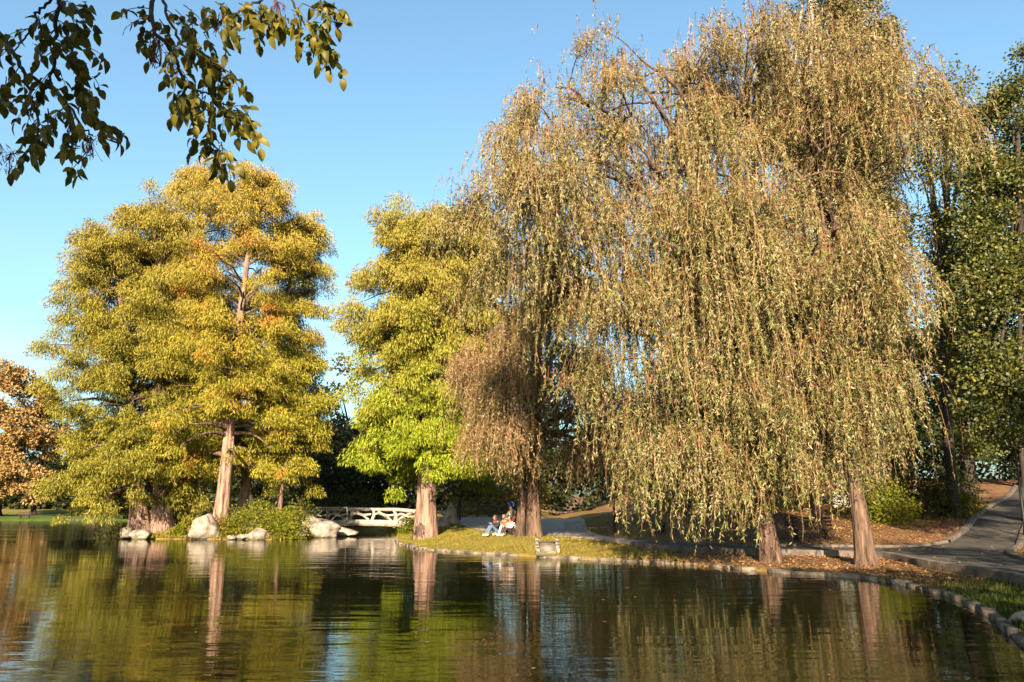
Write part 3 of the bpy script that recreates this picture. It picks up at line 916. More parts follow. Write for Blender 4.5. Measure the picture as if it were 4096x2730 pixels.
# locust and lindens at the right
bl('locust_tree', 944, 41, [lobe(942, 160, 41, 34, 40), lobe(925, 100, 41, 14, 34), lobe(955, 80, 41, 20, 22), lobe(968, 120, 41, 16, 18), lobe(950, 230, 41, 40, 60), lobe(960, 330, 41, 36, 60)],
   'airy yellow-green locust with a sparse top right of the willow', 'tree', M['locust'], M['bark_dark'], r0=0.28, n_clump=420, per=52, csize=0.72, leaf=0.20, wr=0.45, limbs=26, shell=0.3, trunk_h=17)
broadleaf('linden_tree', (24.3, 35.5, hz(24.3, 35.5)), [lobe(1024, 210, 34, 52, 90), lobe(1030, 110, 34, 34, 80), lobe(995, 330, 32, 42, 80), lobe(1040, 330, 33, 50, 110), lobe(990, 250, 33, 30, 50), lobe(1006, 408, 31, 34, 44), lobe(990, 150, 35, 26, 60)],
          'dark green linden with yellowing leaves overhanging the path at the right edge', 'tree', M['linden'], M['bark_dark'], r0=0.4, n_clump=1100, per=105, csize=0.72, leaf=0.13, wr=0.85, limbs=24, shell=0.45)
broadleaf('linden_tree', (27.5, 49, hz(27.5, 49)), [lobe(965, 300, 47, 30, 80), lobe(985, 220, 48, 34, 90), lobe(1000, 400, 48, 40, 50), lobe(968, 410, 46, 24, 50)],
          'dark linden deeper in the shade between the locust and the path', 'tree', M['linden'], M['bark_dark'], r0=0.38, n_clump=520, per=64, csize=0.85, leaf=0.18, wr=0.85, limbs=16)
# trees on the near shore, right of and behind the photographer, that shade the path and near bank
for (x, y, hgt, r, lab) in [(6.6, -4.2, 11.8, 3.0, 'green maple on the near shore just right of the viewpoint'),
                            (11.6, -4.6, 16.5, 3.2, 'green maple on the near shore, second to the right of the viewpoint'),
                            (17.0, -4.0, 23.0, 4.4, 'tall green maple on the near shore right of the path'),
                            (24.0, -2.0, 25.5, 5.0, 'tallest green maple right of the path near the viewpoint')]:
    lob = [(np.array([x, y, hgt * 0.62]), (r, r, hgt * 0.33)), (np.array([x + 1, y, hgt * 0.4]), (r * 1.1, r, hgt * 0.22))]
    broadleaf('maple_tree', (x, y, 0.3), lob, lab, 'tree', M['linden'], M['bark_dark'], r0=0.3, n_clump=int(30 * r * r / 3), per=90, csize=1.1, leaf=0.30, wr=0.85)


# ------------------------------------------------------------------ weeping willows
def willow(base, lean, lobes, bottom, label, leafm, n_str, r0=0.5, lrange=(1.6, 5.0), leaf=(0.09, 0.16), step=0.023, trunk_h=4.5, bare=0.34, nlimb=9, extra=None, group='weeping willows on the bank', wratio=0.21):
    base = np.asarray(base, float)
    T = thing('willow_tree', base, label, 'tree', group)
    gt, gb, gl, gs = Geo(), Geo(), Geo(), Geo()
    fork = base + np.array([lean[0], lean[1], trunk_h])
    pts = smooth_curve([base - [0, 0, 0.25], base + np.array([lean[0] * 0.12, lean[1] * 0.12, trunk_h * 0.3]), base + np.array([lean[0] * 0.5, lean[1] * 0.5, trunk_h * 0.65]), fork], 16)
    tt = np.linspace(0, 1, 16)
    gt.tube(pts, r0 * (1 - 0.45 * tt) + r0 * 0.55 * np.exp(-tt * trunk_h / 0.45), 18, 0.10, 6, phase=base[0], lump=0.02)
    tr = gt.build('trunk', M['bark_brown'], T, smooth=True)
    wts = np.array([(r[0] * r[1] * r[2]) ** 0.66 for c, r in lobes])
    wts /= wts.sum()
    skel = [pts[9:]]
    for k, (c, r) in enumerate(lobes):
        for q in range(max(1, int(round(nlimb * wts[k] * 1.6)))):
            e = np.asarray(c) + rng.normal(0, 0.35, 3) * np.asarray(r) + [0, 0, r[2] * 0.35]
            s = pts[rng.integers(11, 16)]
            d = e - s
            mid1 = s + d * [0.22, 0.22, 0.45] + rng.normal(0, 0.25, 3)
            mid2 = s + d * [0.6, 0.6, 0.85] + rng.normal(0, 0.3, 3)
            L = smooth_curve([s, mid1, mid2, e], 14)
            gb.tube(L, np.linspace(0.05 + r0 * 0.35, 0.035, 14) ** 1.0, 8, cap=False)
            skel.append(L[4:])
            for z in range(4):
                a = L[rng.integers(5, 14)]
                e2 = np.asarray(c) + unit(rng.normal(0, 1, 3)) * np.asarray(r) * 0.85
                if e2[2] < a[2]: e2[2] = a[2] + rng.uniform(-0.5, 0.8)
                m2 = (a + e2) / 2 + [0, 0, 0.14 * np.linalg.norm(e2 - a)]
                B = smooth_curve([a, m2, e2], 9)
                gb.tube(B, np.linspace(0.03 + r0 * 0.08, 0.012, 9), 6, cap=False)
                skel.append(B[3:])
    if extra:
        for P, ra in extra:
            P = smooth_curve(P, 14)
            gb.tube(P, np.linspace(ra, ra * 0.3, 14), 8, cap=False)
    # hanging strands, gathered in clumps over the crown
    per = 15
    nc = n_str // per
    ns = max(8, n_str // 125)           # cascades: small domes hung over the crown, overlapping like shingles
    SCn, qs = np.zeros((ns, 3)), np.zeros((ns, 3))
    for k in range(ns):                 # spread evenly: the candidate farthest from the rest is taken
        li = rng.choice(len(lobes), 5, p=wts)
        qq = unit(rng.normal(0, 1, (5, 3)))
        qq[:, 2] = np.where(rng.random(5) < 0.62, np.abs(qq[:, 2]), qq[:, 2])
        cc = np.array([lobes[i][0] for i in li]) + qq * np.array([lobes[i][1] for i in li]) * rng.uniform(0.38, 0.80, (5, 1))
        dmin = np.linalg.norm(cc[:, None] - SCn[None, :max(1, k)], axis=2).min(1)
        j = dmin.argmax()
        SCn[k], qs[k] = cc[j], qq[j]
    SR = rng.uniform(0.7, 1.75, ns)
    SLen = lrange[0] + (lrange[1] - lrange[0]) * rng.random(ns) ** 1.6
    si = rng.choice(ns, nc, p=SR ** 1.6 / (SR ** 1.6).sum())
    q2 = unit(rng.normal(0, 1, (nc, 3)) + qs[si] * [0.9, 0.9, 0.2])
    q2[:, 2] = np.abs(q2[:, 2]) * 0.9 - 0.1
    CC = SCn[si] + q2 * (SR[si] * rng.uniform(0.75, 1.05, nc))[:, None] * [1, 1, 0.75]
    q = unit(q2 * [1, 1, 0.3] + qs[si] * [0.5, 0.5, 0])
    w1, w2, w3 = rng.normal(0, 0.9, (3, 3))
    hol = np.sin(CC @ w1 + 1) + np.sin(CC @ (w2 * 1.4) + 2) + np.sin(CC @ (w3 * 0.7))
    keep = hol > np.quantile(hol, 0.20)
    CC, q, si = CC[keep], q[keep], si[keep]
    nc = len(CC)
    # a twig branch carries every clump
    sk = np.concatenate(skel)
    for k in range(nc):
        if rng.random() < 0.5: continue
        d = np.linalg.norm(sk - CC[k], axis=1) + np.maximum(0, sk[:, 2] - CC[k, 2]) * 2
        a = sk[d.argmin()]
        if np.linalg.norm(a - CC[k]) > 3.5: continue
        gb.tube(smooth_curve([a, (a + CC[k]) / 2 + [0, 0, 0.15], CC[k]], 6), np.linspace(0.03, 0.01, 6), 5, cap=False)
    gb.build('limbs', M['bark_brown'], tr, smooth=True)
    S = nc * per
    ci = np.repeat(np.arange(nc), per)
    crad = rng.uniform(0.35, 0.95, nc)
    P0 = CC[ci] + rng.normal(0, 0.5, (S, 3)) * crad[ci][:, None] * [1, 1, 0.55]
    outd = unit(q[ci] * [1, 1, 0] + rng.normal(0, 0.55, (S, 3)) * [1, 1, 0]) * (rng.uniform(0.2, 1.3, S) * rng.uniform(0.6, 1.3, nc)[ci])[:, None]
    hi = np.clip((CC[:, 2] - base[2] - 5) / 9, 0, 1)
    LL = (SLen[si] * rng.uniform(0.75, 1.15, nc))[ci] * rng.uniform(0.3, 1.15, S) * (1 - 0.5 * hi[ci])
    zb = bottom(P0[:, 0] + outd[:, 0]) + np.abs(rng.normal(0, 0.4, S)) + rng.normal(0.15, 0.5, nc)[ci] + rng.normal(0.1, 0.5, ns)[si][ci]
    LL = np.clip(np.minimum(LL, P0[:, 2] + 0.3 - zb), 0.3, None)
    K = 9
    t = np.linspace(0, 1, K)[None, :, None]
    up = (rng.uniform(0.05, 0.75, S) * rng.uniform(0.3, 1.2, nc)[ci])[:, None, None]
    ph = rng.uniform(0, 6, (S, 1, 1))
    dirr = unit(rng.normal(0, 1, (S, 3)) * [1, 1, 0])[:, None]
    Z = np.array([0, 0, 1.0])
    PP = P0[:, None] + outd[:, None] * (1 - np.exp(-2.4 * t)) * np.clip(LL / 1.6, 0.35, 1.2)[:, None, None] \
        + Z * (up * np.sin(np.minimum(t * 2.6, 1) * math.pi) * 0.8 - LL[:, None, None] * t ** 1.55) \
        + dirr * 0.19 * np.sin(t * 5 + ph) * t * np.clip(LL, 0.8, 3)[:, None, None] * 0.6
    # twigs: thin ribbons with two crossing faces
    wv = unit(np.cross(np.diff(PP, axis=1, append=PP[:, -1:] + (PP[:, -1:] - PP[:, -2:-1])), rng.normal(0, 1, (S, 1, 3))))
    tw = (0.018 * (1 - 0.6 * t))
    A, B = PP - wv * tw * 0.5, PP + wv * tw * 0.5
    V = np.stack([A, B], 2).reshape(-1, 3)
    i0 = (np.arange(S)[:, None] * K + np.arange(K - 1)[None]) * 2
    gs.add(V, np.stack([i0, i0 + 1, i0 + 3, i0 + 2], -1).reshape(-1, 4))
    tr_s = gs.build('hanging_twigs', M['willow_twig'], T)
    # leaves
    dens = np.where(rng.random(S) < bare, rng.uniform(0.12, 0.4, S), rng.uniform(0.75, 1.15, S))
    N = np.maximum(2, (LL / step * dens)).astype(int)
    idx = np.repeat(np.arange(S), N)
    u = rng.random(len(idx)) ** 0.9
    fk = u * (K - 1)
    ik = np.clip(fk.astype(int), 0, K - 2)
    fr = (fk - ik)[:, None]
    a, b = PP[idx, ik], PP[idx, ik + 1]
    pos = a * (1 - fr) + b * fr
    D = unit(b - a) * 0.8 + rng.normal(0, 0.55, (len(idx), 3)) + [0, 0, -0.2]
    L = rng.uniform(leaf[0], leaf[1], len(idx))
    cards(gl, pos, D, L, L * wratio, 0.07)
    gl.build('foliage', leafm, T)
    return T


# big central willow
b1 = np.array([8.15, 25.9, hz(8.15, 25.9)])
bot1 = lambda x: np.interp(x, [-3, 0.5, 2.2, 3.6, 6.2, 8.2, 9.2, 11, 13], [8.6, 7.4, 3.4, 1.5, 1.3, 1.8, 2.1, 2.4, 2.8])
willow(b1, (-0.8, 0.4), [lobe(650, 112, 25, 84, 86, 95), lobe(566, 182, 25, 58, 80, 85), lobe(592, 128, 25, 52, 66, 70), lobe(545, 215, 24, 52, 60, 60), lobe(516, 232, 25, 46, 42, 55), lobe(755, 92, 26, 66, 70, 90), lobe(690, 165, 25, 60, 50, 70),
                         lobe(690, 260, 24, 112, 110, 100), lobe(640, 400, 23.5, 66, 80, 70), lobe(600, 300, 25, 56, 60, 70), lobe(715, 410, 23.2, 60, 80, 55), lobe(770, 440, 24, 40, 60, 60), lobe(524, 300, 27, 42, 44, 60)],
       bot1, 'largest weeping willow, its tawny curtain hanging to the bank in the middle', M['willow'], 13800, r0=0.30, trunk_h=4.2, lrange=(0.8, 4.8), nlimb=16)
# right willow
b2 = np.array([10.4, 24.2, hz(10.4, 24.2)])
bot2 = lambda x: np.interp(x, [6, 9, 10.5, 11.5, 12.6, 14], [1.8, 2.1, 2.6, 2.4, 2.8, 3.2])
willow(b2, (-0.3, 0.6), [lobe(840, 128, 25, 74, 90, 90), lobe(872, 160, 24.3, 38, 80, 60), lobe(846, 320, 24, 44, 96, 60), lobe(800, 260, 24.5, 70, 90, 80), lobe(862, 405, 24, 24, 56, 45), lobe(810, 390, 23.5, 56, 76, 50)],
       bot2, 'right-hand weeping willow with a dark trunk at the water by the path', M['willow'], 7600, r0=0.27, trunk_h=5.0, lrange=(0.8, 4.8), nlimb=12)
# left willow beside the people
b3 = np.array([1.0, 37.5, hz(1.0, 37.5)])
bot3 = lambda x: np.interp(x, [-3, -1.5, 0, 1, 3, 6], [4.0, 3.3, 3.0, 2.6, 2.2, 2.0])
lowlimb = ([b3 + [0.2, 0, 1.2], b3 + [1.6, 0.3, 1.1], b3 + [3.4, 0.6, 1.5], b3 + [6.2, 0.8, 1.9]], 0.06)
lt = np.array([(520 - 512) / 796 * 37.2, 37.2, 0])
lt[2] = hz(lt[0], lt[1]) - 0.1
stem2 = ([lt, lt + [0.05, 0.1, 1.0], lt + [0.15, 0.2, 2.6], lt + [0.1, 0.4, 5.0]], 0.27)
willow(b3, (0.0, 0.3), [lobe(540, 395, 36, 56, 58, 55), lobe(500, 430, 36, 26, 50, 36), lobe(566, 330, 37, 44, 50, 50), lobe(590, 430, 37, 50, 50, 50), lobe(548, 318, 35, 46, 56, 45), lobe(505, 380, 36, 30, 44, 40), lobe(535, 450, 35, 50, 40, 40)],
       bot3, 'leftmost weeping willow, brownish, with twin trunks beside the seated people', M['willow_brown'], 6400, r0=0.36, trunk_h=5.5, lrange=(1.5, 4.6), leaf=(0.11, 0.18), step=0.045, nlimb=9, extra=[lowlimb, stem2], bare=0.4)
# leaning willow behind the bench
b4 = np.array([13.6, 36.0, hz(13.6, 36.0)])
bot4 = lambda x: np.interp(x, [8, 12, 16], [2.6, 3.6, 3.2])
willow(b4, (-1.3, 0.3), [lobe(800, 400, 35, 56, 56, 50), lobe(760, 340, 36, 50, 60, 50)],
       bot4, 'leaning willow with a pinkish trunk behind the dark bench', M['willow_brown'], 1500, r0=0.27, trunk_h=4.5, lrange=(1.5, 4.0), leaf=(0.11, 0.18), step=0.05, nlimb=6)
# thin sapling behind the red bench
bl('sapling_tree', 612, 42, [lobe(610, 470, 42, 18, 30), lobe(618, 440, 42, 14, 24)], 'thin bare-stemmed sapling standing behind the red bench', 'tree', M['olive_leaf'], M['bark_dark'], r0=0.07, n_clump=40, per=40, csize=0.5, leaf=0.18, limbs=6)
bl('young_tree', 459, 56, [lobe(462, 470, 56, 22, 24), lobe(478, 488, 56, 18, 14)], 'small brownish tree standing at the plaza railing', 'tree', M['olive_leaf'], M['bark_dark'], r0=0.16, n_clump=60, per=60, csize=0.7, leaf=0.22, limbs=8)


# ------------------------------------------------------------------ shrubs
def shrub(name, px, py, Y, w, h, label, mat, leaf=0.12, n=46, per=60, group=None, zb=None):
    x = (px - 512) / 796 * Y
    z = hz(x, Y) if zb is None else zb
    T = thing(name, (x, Y, z), label, 'shrub', group)
    gs, gl = Geo(), Geo()
    for k in range(9):
        e = np.array([x + rng.normal(0, w * 0.3), Y + rng.normal(0, w * 0.25), z + h * rng.uniform(0.55, 1.0)])
        gs.tube(smooth_curve([(x + rng.normal(0, .08), Y + rng.normal(0, .08), z - 0.1), ((x + e[0]) / 2, (Y + e[1]) / 2, z + h * 0.5), e], 6), np.linspace(0.022, 0.006, 6), 5, cap=False)
    gs.build('stems', M['bark_brown'], T)
    q = unit(rng.normal(0, 1, (n, 3)))
    q[:, 2] = np.abs(q[:, 2])
    C = np.array([x, Y, z + 0.08]) + q * (rng.random((n, 1)) ** 0.4) * [w * 0.5, w * 0.42, h * 0.95]
    idx = np.repeat(np.arange(n), per)
    s = 0.13 + 0.12 * w
    off = rng.normal(0, 0.55, (len(idx), 3)) * s
    pos = C[idx] + off
    pos[:, 2] = np.maximum(pos[:, 2], z + 0.02)
    D = off / s + q[idx] * 0.5 + rng.normal(0, 0.5, off.shape) + [0, 0, -0.2]
    L = leaf * rng.uniform(0.6, 1.3, len(idx))
    cards(gl, pos, D, L, L * 0.62, 0.08)
    gl.build('foliage', mat, T)
    return T


IS = 'shrubs on the island'
shrub('shrub', 127, 533, 49.7, 2.4, 1.3, 'dark shrub overhanging the water at the left end of the island', M['shrub_dark'], group=IS)
shrub('shrub', 186, 533, 49.2, 0.9, 0.55, 'tiny green shrub at the foot of a fluted island trunk', M['shrub'], group=IS, n=22)
shrub('shrub', 230, 532, 48.8, 1.7, 1.1, 'dry yellowish shrub just right of the big white boulder', M['shrub_dry'], group=IS)
shrub('shrub', 250, 530, 48.6, 2.3, 1.8, 'bushy green shrub in the middle of the island front', M['shrub'], group=IS, n=60)
shrub('shrub', 267, 518, 51.0, 2.0, 2.0, 'tall leafy shrub behind the island boulders', M['shrub'], group=IS, n=52)
shrub('shrub', 287, 530, 48.6, 2.5, 1.7, 'low spreading green shrub at the right of the island front', M['shrub'], group=IS, n=64)
shrub('shrub', 302, 515, 52.5, 2.3, 2.3, 'upright yellow-green shrub near the bridge end of the island', M['shrub'], group=IS, n=52)
shrub('shrub', 414, 528, 48.5, 1.5, 0.9, 'small green shrub at the foot of the lone cypress', M['shrub'], n=30)
RS = 'shrubs on the leafy slope'
shrub('shrub', 878, 505, 38.5, 2.6, 2.1, 'yellow-green shrub on the slope right beside the dark willow trunk', M['shrub'], group=RS, n=70)
shrub('shrub', 915, 495, 41.0, 3.2, 2.7, 'widest green shrub on the leafy slope', M['shrub_dark'], group=RS, n=90)
shrub('shrub', 946, 495, 42.0, 2.6, 2.4, 'green shrub with pinkish stems beside the rising path', M['shrub'], group=RS, n=60)
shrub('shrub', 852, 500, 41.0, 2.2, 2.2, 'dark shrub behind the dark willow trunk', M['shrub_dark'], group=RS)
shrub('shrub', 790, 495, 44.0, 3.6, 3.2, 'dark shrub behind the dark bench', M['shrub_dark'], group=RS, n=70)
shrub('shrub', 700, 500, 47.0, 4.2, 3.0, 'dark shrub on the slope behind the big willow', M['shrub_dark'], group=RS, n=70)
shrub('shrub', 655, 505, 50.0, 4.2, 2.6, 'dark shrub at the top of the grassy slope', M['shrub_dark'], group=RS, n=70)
shrub('shrub', 480, 500, 66.0, 5.0, 2.6, 'sunlit dry shrub behind the dark plaza railing', M['shrub_dry'], n=70, leaf=0.2)
shrub('shrub', 520, 500, 68.0, 5.0, 3.4, 'sunlit dry shrub behind the twin willow trunks', M['shrub_dry'], n=70, leaf=0.2)
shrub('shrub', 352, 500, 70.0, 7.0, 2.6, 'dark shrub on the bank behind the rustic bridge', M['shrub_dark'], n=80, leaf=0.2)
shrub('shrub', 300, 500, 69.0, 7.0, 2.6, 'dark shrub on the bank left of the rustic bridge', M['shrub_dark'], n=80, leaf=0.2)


# ------------------------------------------------------------------ boulders
def boulder(px, Y, size, label, seed, rz=0.0, zoff=0.0, shape=None, mat='stone', group='boulders on the island shore', name='boulder', x=None, z=None):
    x = (px - 512) / 796 * Y if x is None else x
    z = max(hz(x, Y), 0.0) if z is None else z
    bm = bmesh.new()
    bmesh.ops.create_icosphere(bm, subdivisions=4, radius=1.0)
    r = np.random.default_rng(seed)
    V = np.array([v.co[:] for v in bm.verts])
    d = np.ones(len(V))
    # planes chop the ball into facets, waves roughen it
    for k in range(13):
        nrm = unit(r.normal(0, 1, 3))
        off = r.uniform(0.62, 0.95)
        dd = V @ nrm
        d = np.where(dd * d > off, off / np.maximum(dd, 1e-3), d)
    for k in range(10):
        f = r.normal(0, 3.5, 3)
        d = d * (1 + 0.022 * np.sin(V @ f + r.uniform(0, 6)))
    V = V * d[:, None]
    if shape == 'tall':       # broad foot, narrow rounded head
        w = np.interp(V[:, 2], [-1, -0.3, 0.2, 0.6, 1], [1.25, 1.05, 0.72, 0.66, 0.5])
        V[:, 0] *= w
        V[:, 1] *= w
    size = tuple(v * 0.9 for v in size)
    V = V * np.asarray(size) * 0.5
    V[:, 2] += size[2] * 0.5 - size[2] * 0.18 + zoff
    c, s = math.cos(rz), math.sin(rz)
    V = np.stack([V[:, 0] * c - V[:, 1] * s, V[:, 0] * s + V[:, 1] * c, V[:, 2]], -1)
    for v, q in zip(bm.verts, V): v.co = q
    me = bpy.data.meshes.new(name)
    bm.to_mesh(me)
    bm.free()
    me.polygons.foreach_set('use_smooth', np.ones(len(me.polygons), bool))
    me.materials.append(M[mat])
    o = bpy.data.objects.new(name, me)
    o.location = (x, Y, z)
    COL.objects.link(o)
    return tag(o, label, 'rock', group)


boulder(137, 48.9, (1.1, 1.0, 1.0), 'upright rounded boulder under the dark shrub', 1, z=0.0)
boulder(151, 48.4, (1.9, 1.1, 0.85), 'long sloping pale boulder at the left of the island', 27, rz=0.3, z=0.0)
boulder(165, 53.5, (1.5, 1.2, 1.2), 'pale boulder glimpsed between two fluted trunks', 3)
boulder(211, 48.2, (2.3, 1.7, 2.35), 'tallest white boulder with a broad foot, standing at the waterline', 4, shape='tall', z=0.0)
boulder(204, 54.0, (2.0, 1.0, 0.9), 'flat block behind the tallest white boulder', 5, mat='stone_grey')
boulder(265, 47.6, (1.5, 1.0, 1.0), 'jagged pale boulder at the waterline between the green shrubs', 6, z=0.0)
boulder(258, 48.9, (1.3, 1.0, 1.3), 'leaning pale slab above the jagged boulder', 7, rz=0.5)
boulder(250, 47.5, (0.8, 0.6, 0.5), 'small pale stone at the waterline left of the jagged boulder', 8, z=0.0)
boulder(240, 47.6, (0.7, 0.6, 0.4), 'smallest flat stone at the waterline below the bushy shrub', 18, z=0.0)
boulder(302, 49.2, (1.5, 1.1, 0.9), 'white lumpy boulder right of the low spreading shrub', 9, z=0.0)
boulder(298, 52.6, (1.4, 1.0, 1.2), 'square-topped pale block below the upright shrub', 10)
boulder(314, 53.0, (2.0, 1.4, 1.5), 'big pale boulder in front of the bridge end', 11, zoff=0.1)
boulder(330, 51.2, (2.3, 1.5, 1.35), 'smooth dome-shaped boulder at the right of the island', 12, z=0.0)
boulder(345, 53.4, (2.8, 1.4, 0.95), 'long low boulder tapering into the water at the island tip', 13, rz=-0.25, z=0.0)
boulder(326, 55.5, (2.2, 1.4, 1.3), 'shaded boulder behind the dome-shaped one', 14, mat='stone_grey')
boulder(453, 50.5, (1.3, 1.0, 1.9), 'white pointed rock beside the plaza, behind the lone cypress', 15, shape='tall', group=None)
boulder(444, 49.5, (1.3, 0.9, 0.75), 'low white rock at the foot of the pointed one', 16, group=None)
boulder(1010, 12.6, (0.8, 0.6, 0.35), 'grey flat stone lying in the near grass at the right', 17, mat='stone_grey', group=None, x=7.85, z=0.02)

# pale stones on the far shore
for k in range(20):
    px = [69, 72, 74, 78, 80, 84, 87, 89, 93, 95, 97, 100, 102, 104, 106, 108, 111, 114, 118, 122][k] + rng.normal(0, 1.2)
    Y = 118.3 if px < 95 else 116.8 - (px - 95) * 0.12
    x = (px - 512) / 796 * Y
    boulder(px, Y, (0.14 + 0.22 * rng.random(), 0.2, 0.12 + 0.16 * rng.random()), 'small pale stone in the row along the far water edge', 40 + k, mat='wall_stone', group='pale stones along the far shore', name='shore_stone', x=x, z=0.04)


# ------------------------------------------------------------------ rustic bridge and railings (branch-like concrete)
def knotty(g, P, r, lump=0.09, sides=9):
    P = smooth_curve(P, max(8, 4 * len(P)))
    g.tube(P, r * (1 + 0.10 * np.sin(np.linspace(0, 9, len(P)) + rng.random() * 6)), sides, lump=lump * 0.5)


def rustic_rail(T, x0, x1, y, z0, h, arch, mat, posts, dens=1.0, thick=0.09, yfun=None):
    yf = yfun or (lambda x: y)
    zf = lambda x: z0 + arch * (1 - ((x - (x0 + x1) / 2) / ((x1 - x0) / 2)) ** 2)
    tp = lambda x: zf(x) + h
    g = Geo()
    xs = np.linspace(x0, x1, 7)
    knotty(g, [(x, yf(x), tp(x) + rng.normal(0, 0.02)) for x in xs], thick * 1.15)
    g.build('handrail', mat, T, smooth=True)
    for x in np.linspace(x0, x1, posts):
        g = Geo()
        dx = rng.normal(0, 0.10)
        knotty(g, [(x, yf(x), zf(x) - 0.02), (x + dx, yf(x), zf(x) + h * 0.5), (x + rng.normal(0, 0.08), yf(x), tp(x))], thick * 0.95)
        g.build('post', mat, T, smooth=True)
    w = (x1 - x0) / (posts - 1)
    for k in range(posts - 1):
        xa = x0 + w * k
        for q in range(2):
            g = Geo()
            if q == 0:
                pts = [(xa + 0.05, zf(xa) + 0.45 * h), (xa + w * 0.3, zf(xa) + 0.62 * h), (xa + w * 0.62, zf(xa + w * .6) + 0.45 * h), (xa + w * 0.97, zf(xa + w) + 0.55 * h)]
            elif rng.random() < 0.5:
                pts = [(xa + w * 0.1, zf(xa) + 0.02), (xa + w * 0.35, zf(xa) + 0.35 * h), (xa + w * 0.55, zf(xa + w * .5) + 0.62 * h), (xa + w * 0.8, tp(xa + w * .8) - 0.03)]
            else:
                pts = [(xa + w * 0.85, zf(xa + w) + 0.02), (xa + w * 0.6, zf(xa) + 0.42 * h), (xa + w * 0.42, zf(xa + w * .5) + 0.6 * h), (xa + w * 0.2, tp(xa + w * .2) - 0.03)]
            knotty(g, [(a, yf(a), b) for a, b in pts], thick * 0.75)
            g.build('brace', mat, T, smooth=True)


bx0, bx1, by = -15.8, -7.2, 62.0
T = thing('rustic_bridge', ((bx0 + bx1) / 2, by + 1.1, 0.35), 'pale footbridge with a branch-like concrete railing leading to the island', 'bridge')
g = Geo()
k = 20
xs = np.linspace(bx0 - 0.4, bx1 + 0.6, k)
zt = 0.72 + 0.20 * (1 - ((xs - (bx0 + bx1) / 2) / ((bx1 - bx0) / 2 + .6)) ** 2)
V = []
for x, z in zip(xs, zt):
    V += [(x, by - 0.22, z), (x, by + 2.6, z), (x, by + 2.6, z - 0.44), (x, by - 0.22, z - 0.44)]
F = []
for i in range(k - 1):
    a = i * 4
    for j in range(4):
        F.append((a + j, a + (j + 1) % 4, a + 4 + (j + 1) % 4, a + 4 + j))
F += [(0, 3, 2, 1), (4 * k - 4, 4 * k - 3, 4 * k - 2, 4 * k - 1)]
g.add(V, F)
g.build('deck', M['concrete'], T)
rustic_rail(T, bx0, bx1, by, 0.72, 0.80, 0.20, M['concrete'], 6, thick=0.125)
rustic_rail(T, bx0, bx1, by + 2.4, 0.72, 0.82, 0.10, M['rail_dark'], 5, thick=0.08)
g = Geo()
knotty(g, [(bx0 - 2.0, by + 0.2, 0.75), (bx0 - 1.2, by + 0.1, 1.15), (bx0, by, 1.5)], 0.1)
g.build('end_rail', M['concrete'], T, smooth=True)

T = thing('rustic_railing', (-2.4, 60, 0.9), 'dark branch-like railing across the back of the sunlit plaza', 'railing')
rustic_rail(T, -5.8, 1.8, 60.3, 1.06, 0.82, 0.06, M['rail_dark'], 8, thick=0.08)
T = thing('rustic_railing', (-6.4, 60.5, 0.9), 'pale weathered branch-like railing left of the lone cypress trunk', 'railing')
rustic_rail(T, -7.0, -4.9, 58.6, 0.75, 0.75, 0.0, M['stone_grey'], 3, thick=0.08)
T = thing('rustic_railing', (-18, 66, 0.7), 'dim branch-like railing behind the island trunks', 'railing')
rustic_rail(T, -23.5, -12.2, 60.2, 0.75, 1.05, 0.0, M['stone_grey'], 9, thick=0.07)


# ------------------------------------------------------------------ benches, bins, lamp, outlet
def bench(loc, label, w=1.7, rz=0.0, wood='wood_red', iron='iron', back=True, group='park benches'):
    T = thing('park_bench', loc, label, 'bench', group, rz)
    o0 = np.zeros(3)
    for k in range(4):
        g = Geo()
        g.box((0, -0.16 + 0.11 * k, 0.43), (w, 0.085, 0.035))
        g.build('seat_slat', M[wood], T, o0)
    if back:
        for k in range(3):
            g = Geo()
            g.box((0, 0.27 + 0.03 * k, 0.58 + 0.14 * k), (w, 0.03, 0.09))
            g.build('back_slat', M[wood], T, o0)
    for s in (-1, 1):
        x = s * w * 0.31
        g = Geo()
        g.tube(smooth_curve([(x, -0.2, 0.40), (x, -0.05, 0.25), (x, -0.02, 0.16), (x, -0.22, 0.02)], 10), 0.035, 8)
        g.tube(smooth_curve([(x, 0.24, 0.40), (x, 0.06, 0.25), (x, 0.04, 0.16), (x, 0.26, 0.02)], 10), 0.035, 8)
        g.tube([(x, -0.24, 0.40), (x, 0.0, 0.40), (x, 0.26, 0.40)], 0.03, 8)
        g.tube([(x, -0.26, 0.015), (x, 0.0, 0.03), (x, 0.3, 0.015)], 0.028, 8)
        th = np.linspace(0, 5.6, 16)
        for sy in (-1, 1):
            g.tube(np.stack([0 * th + x, sy * 0.10 + 0.05 * np.cos(th), 0.29 + 0.05 * np.sin(th)], -1), 0.014, 6)
        if back: g.tube(smooth_curve([(x, 0.24, 0.40), (x, 0.30, 0.6), (x, 0.38, 0.95)], 8), 0.03, 8)
        g.build('leg', M[iron], T, o0, smooth=True)
    return T


x, y = 4.4, 41.2
bench((x, y, hz(x, y) + 0.02), 'red-slatted bench with ornate grey iron legs under the willow fringe', 1.55, 0.05, 'wood_red', 'iron_grey', back=False)
x, y = (803 - 512) / 796 * 32.6, 32.6
bench((x, y, hz(x, y) + 0.01), 'dark wooden bench behind the path between two willow trunks', 1.9, 0.0, 'wood_dark')
x, y = (36.5 - 512) / 796 * 124, 124
bench((x, y, hz(x, y)), 'far dark bench on the lawn in front of the brown oak', 2.0, 0.1, 'wood_dark')
x, y = (102 - 512) / 796 * 123, 123
bench((x, y, hz(x, y)), 'far dark bench on the lawn beside the island foliage', 2.0, 0.1, 'wood_dark')


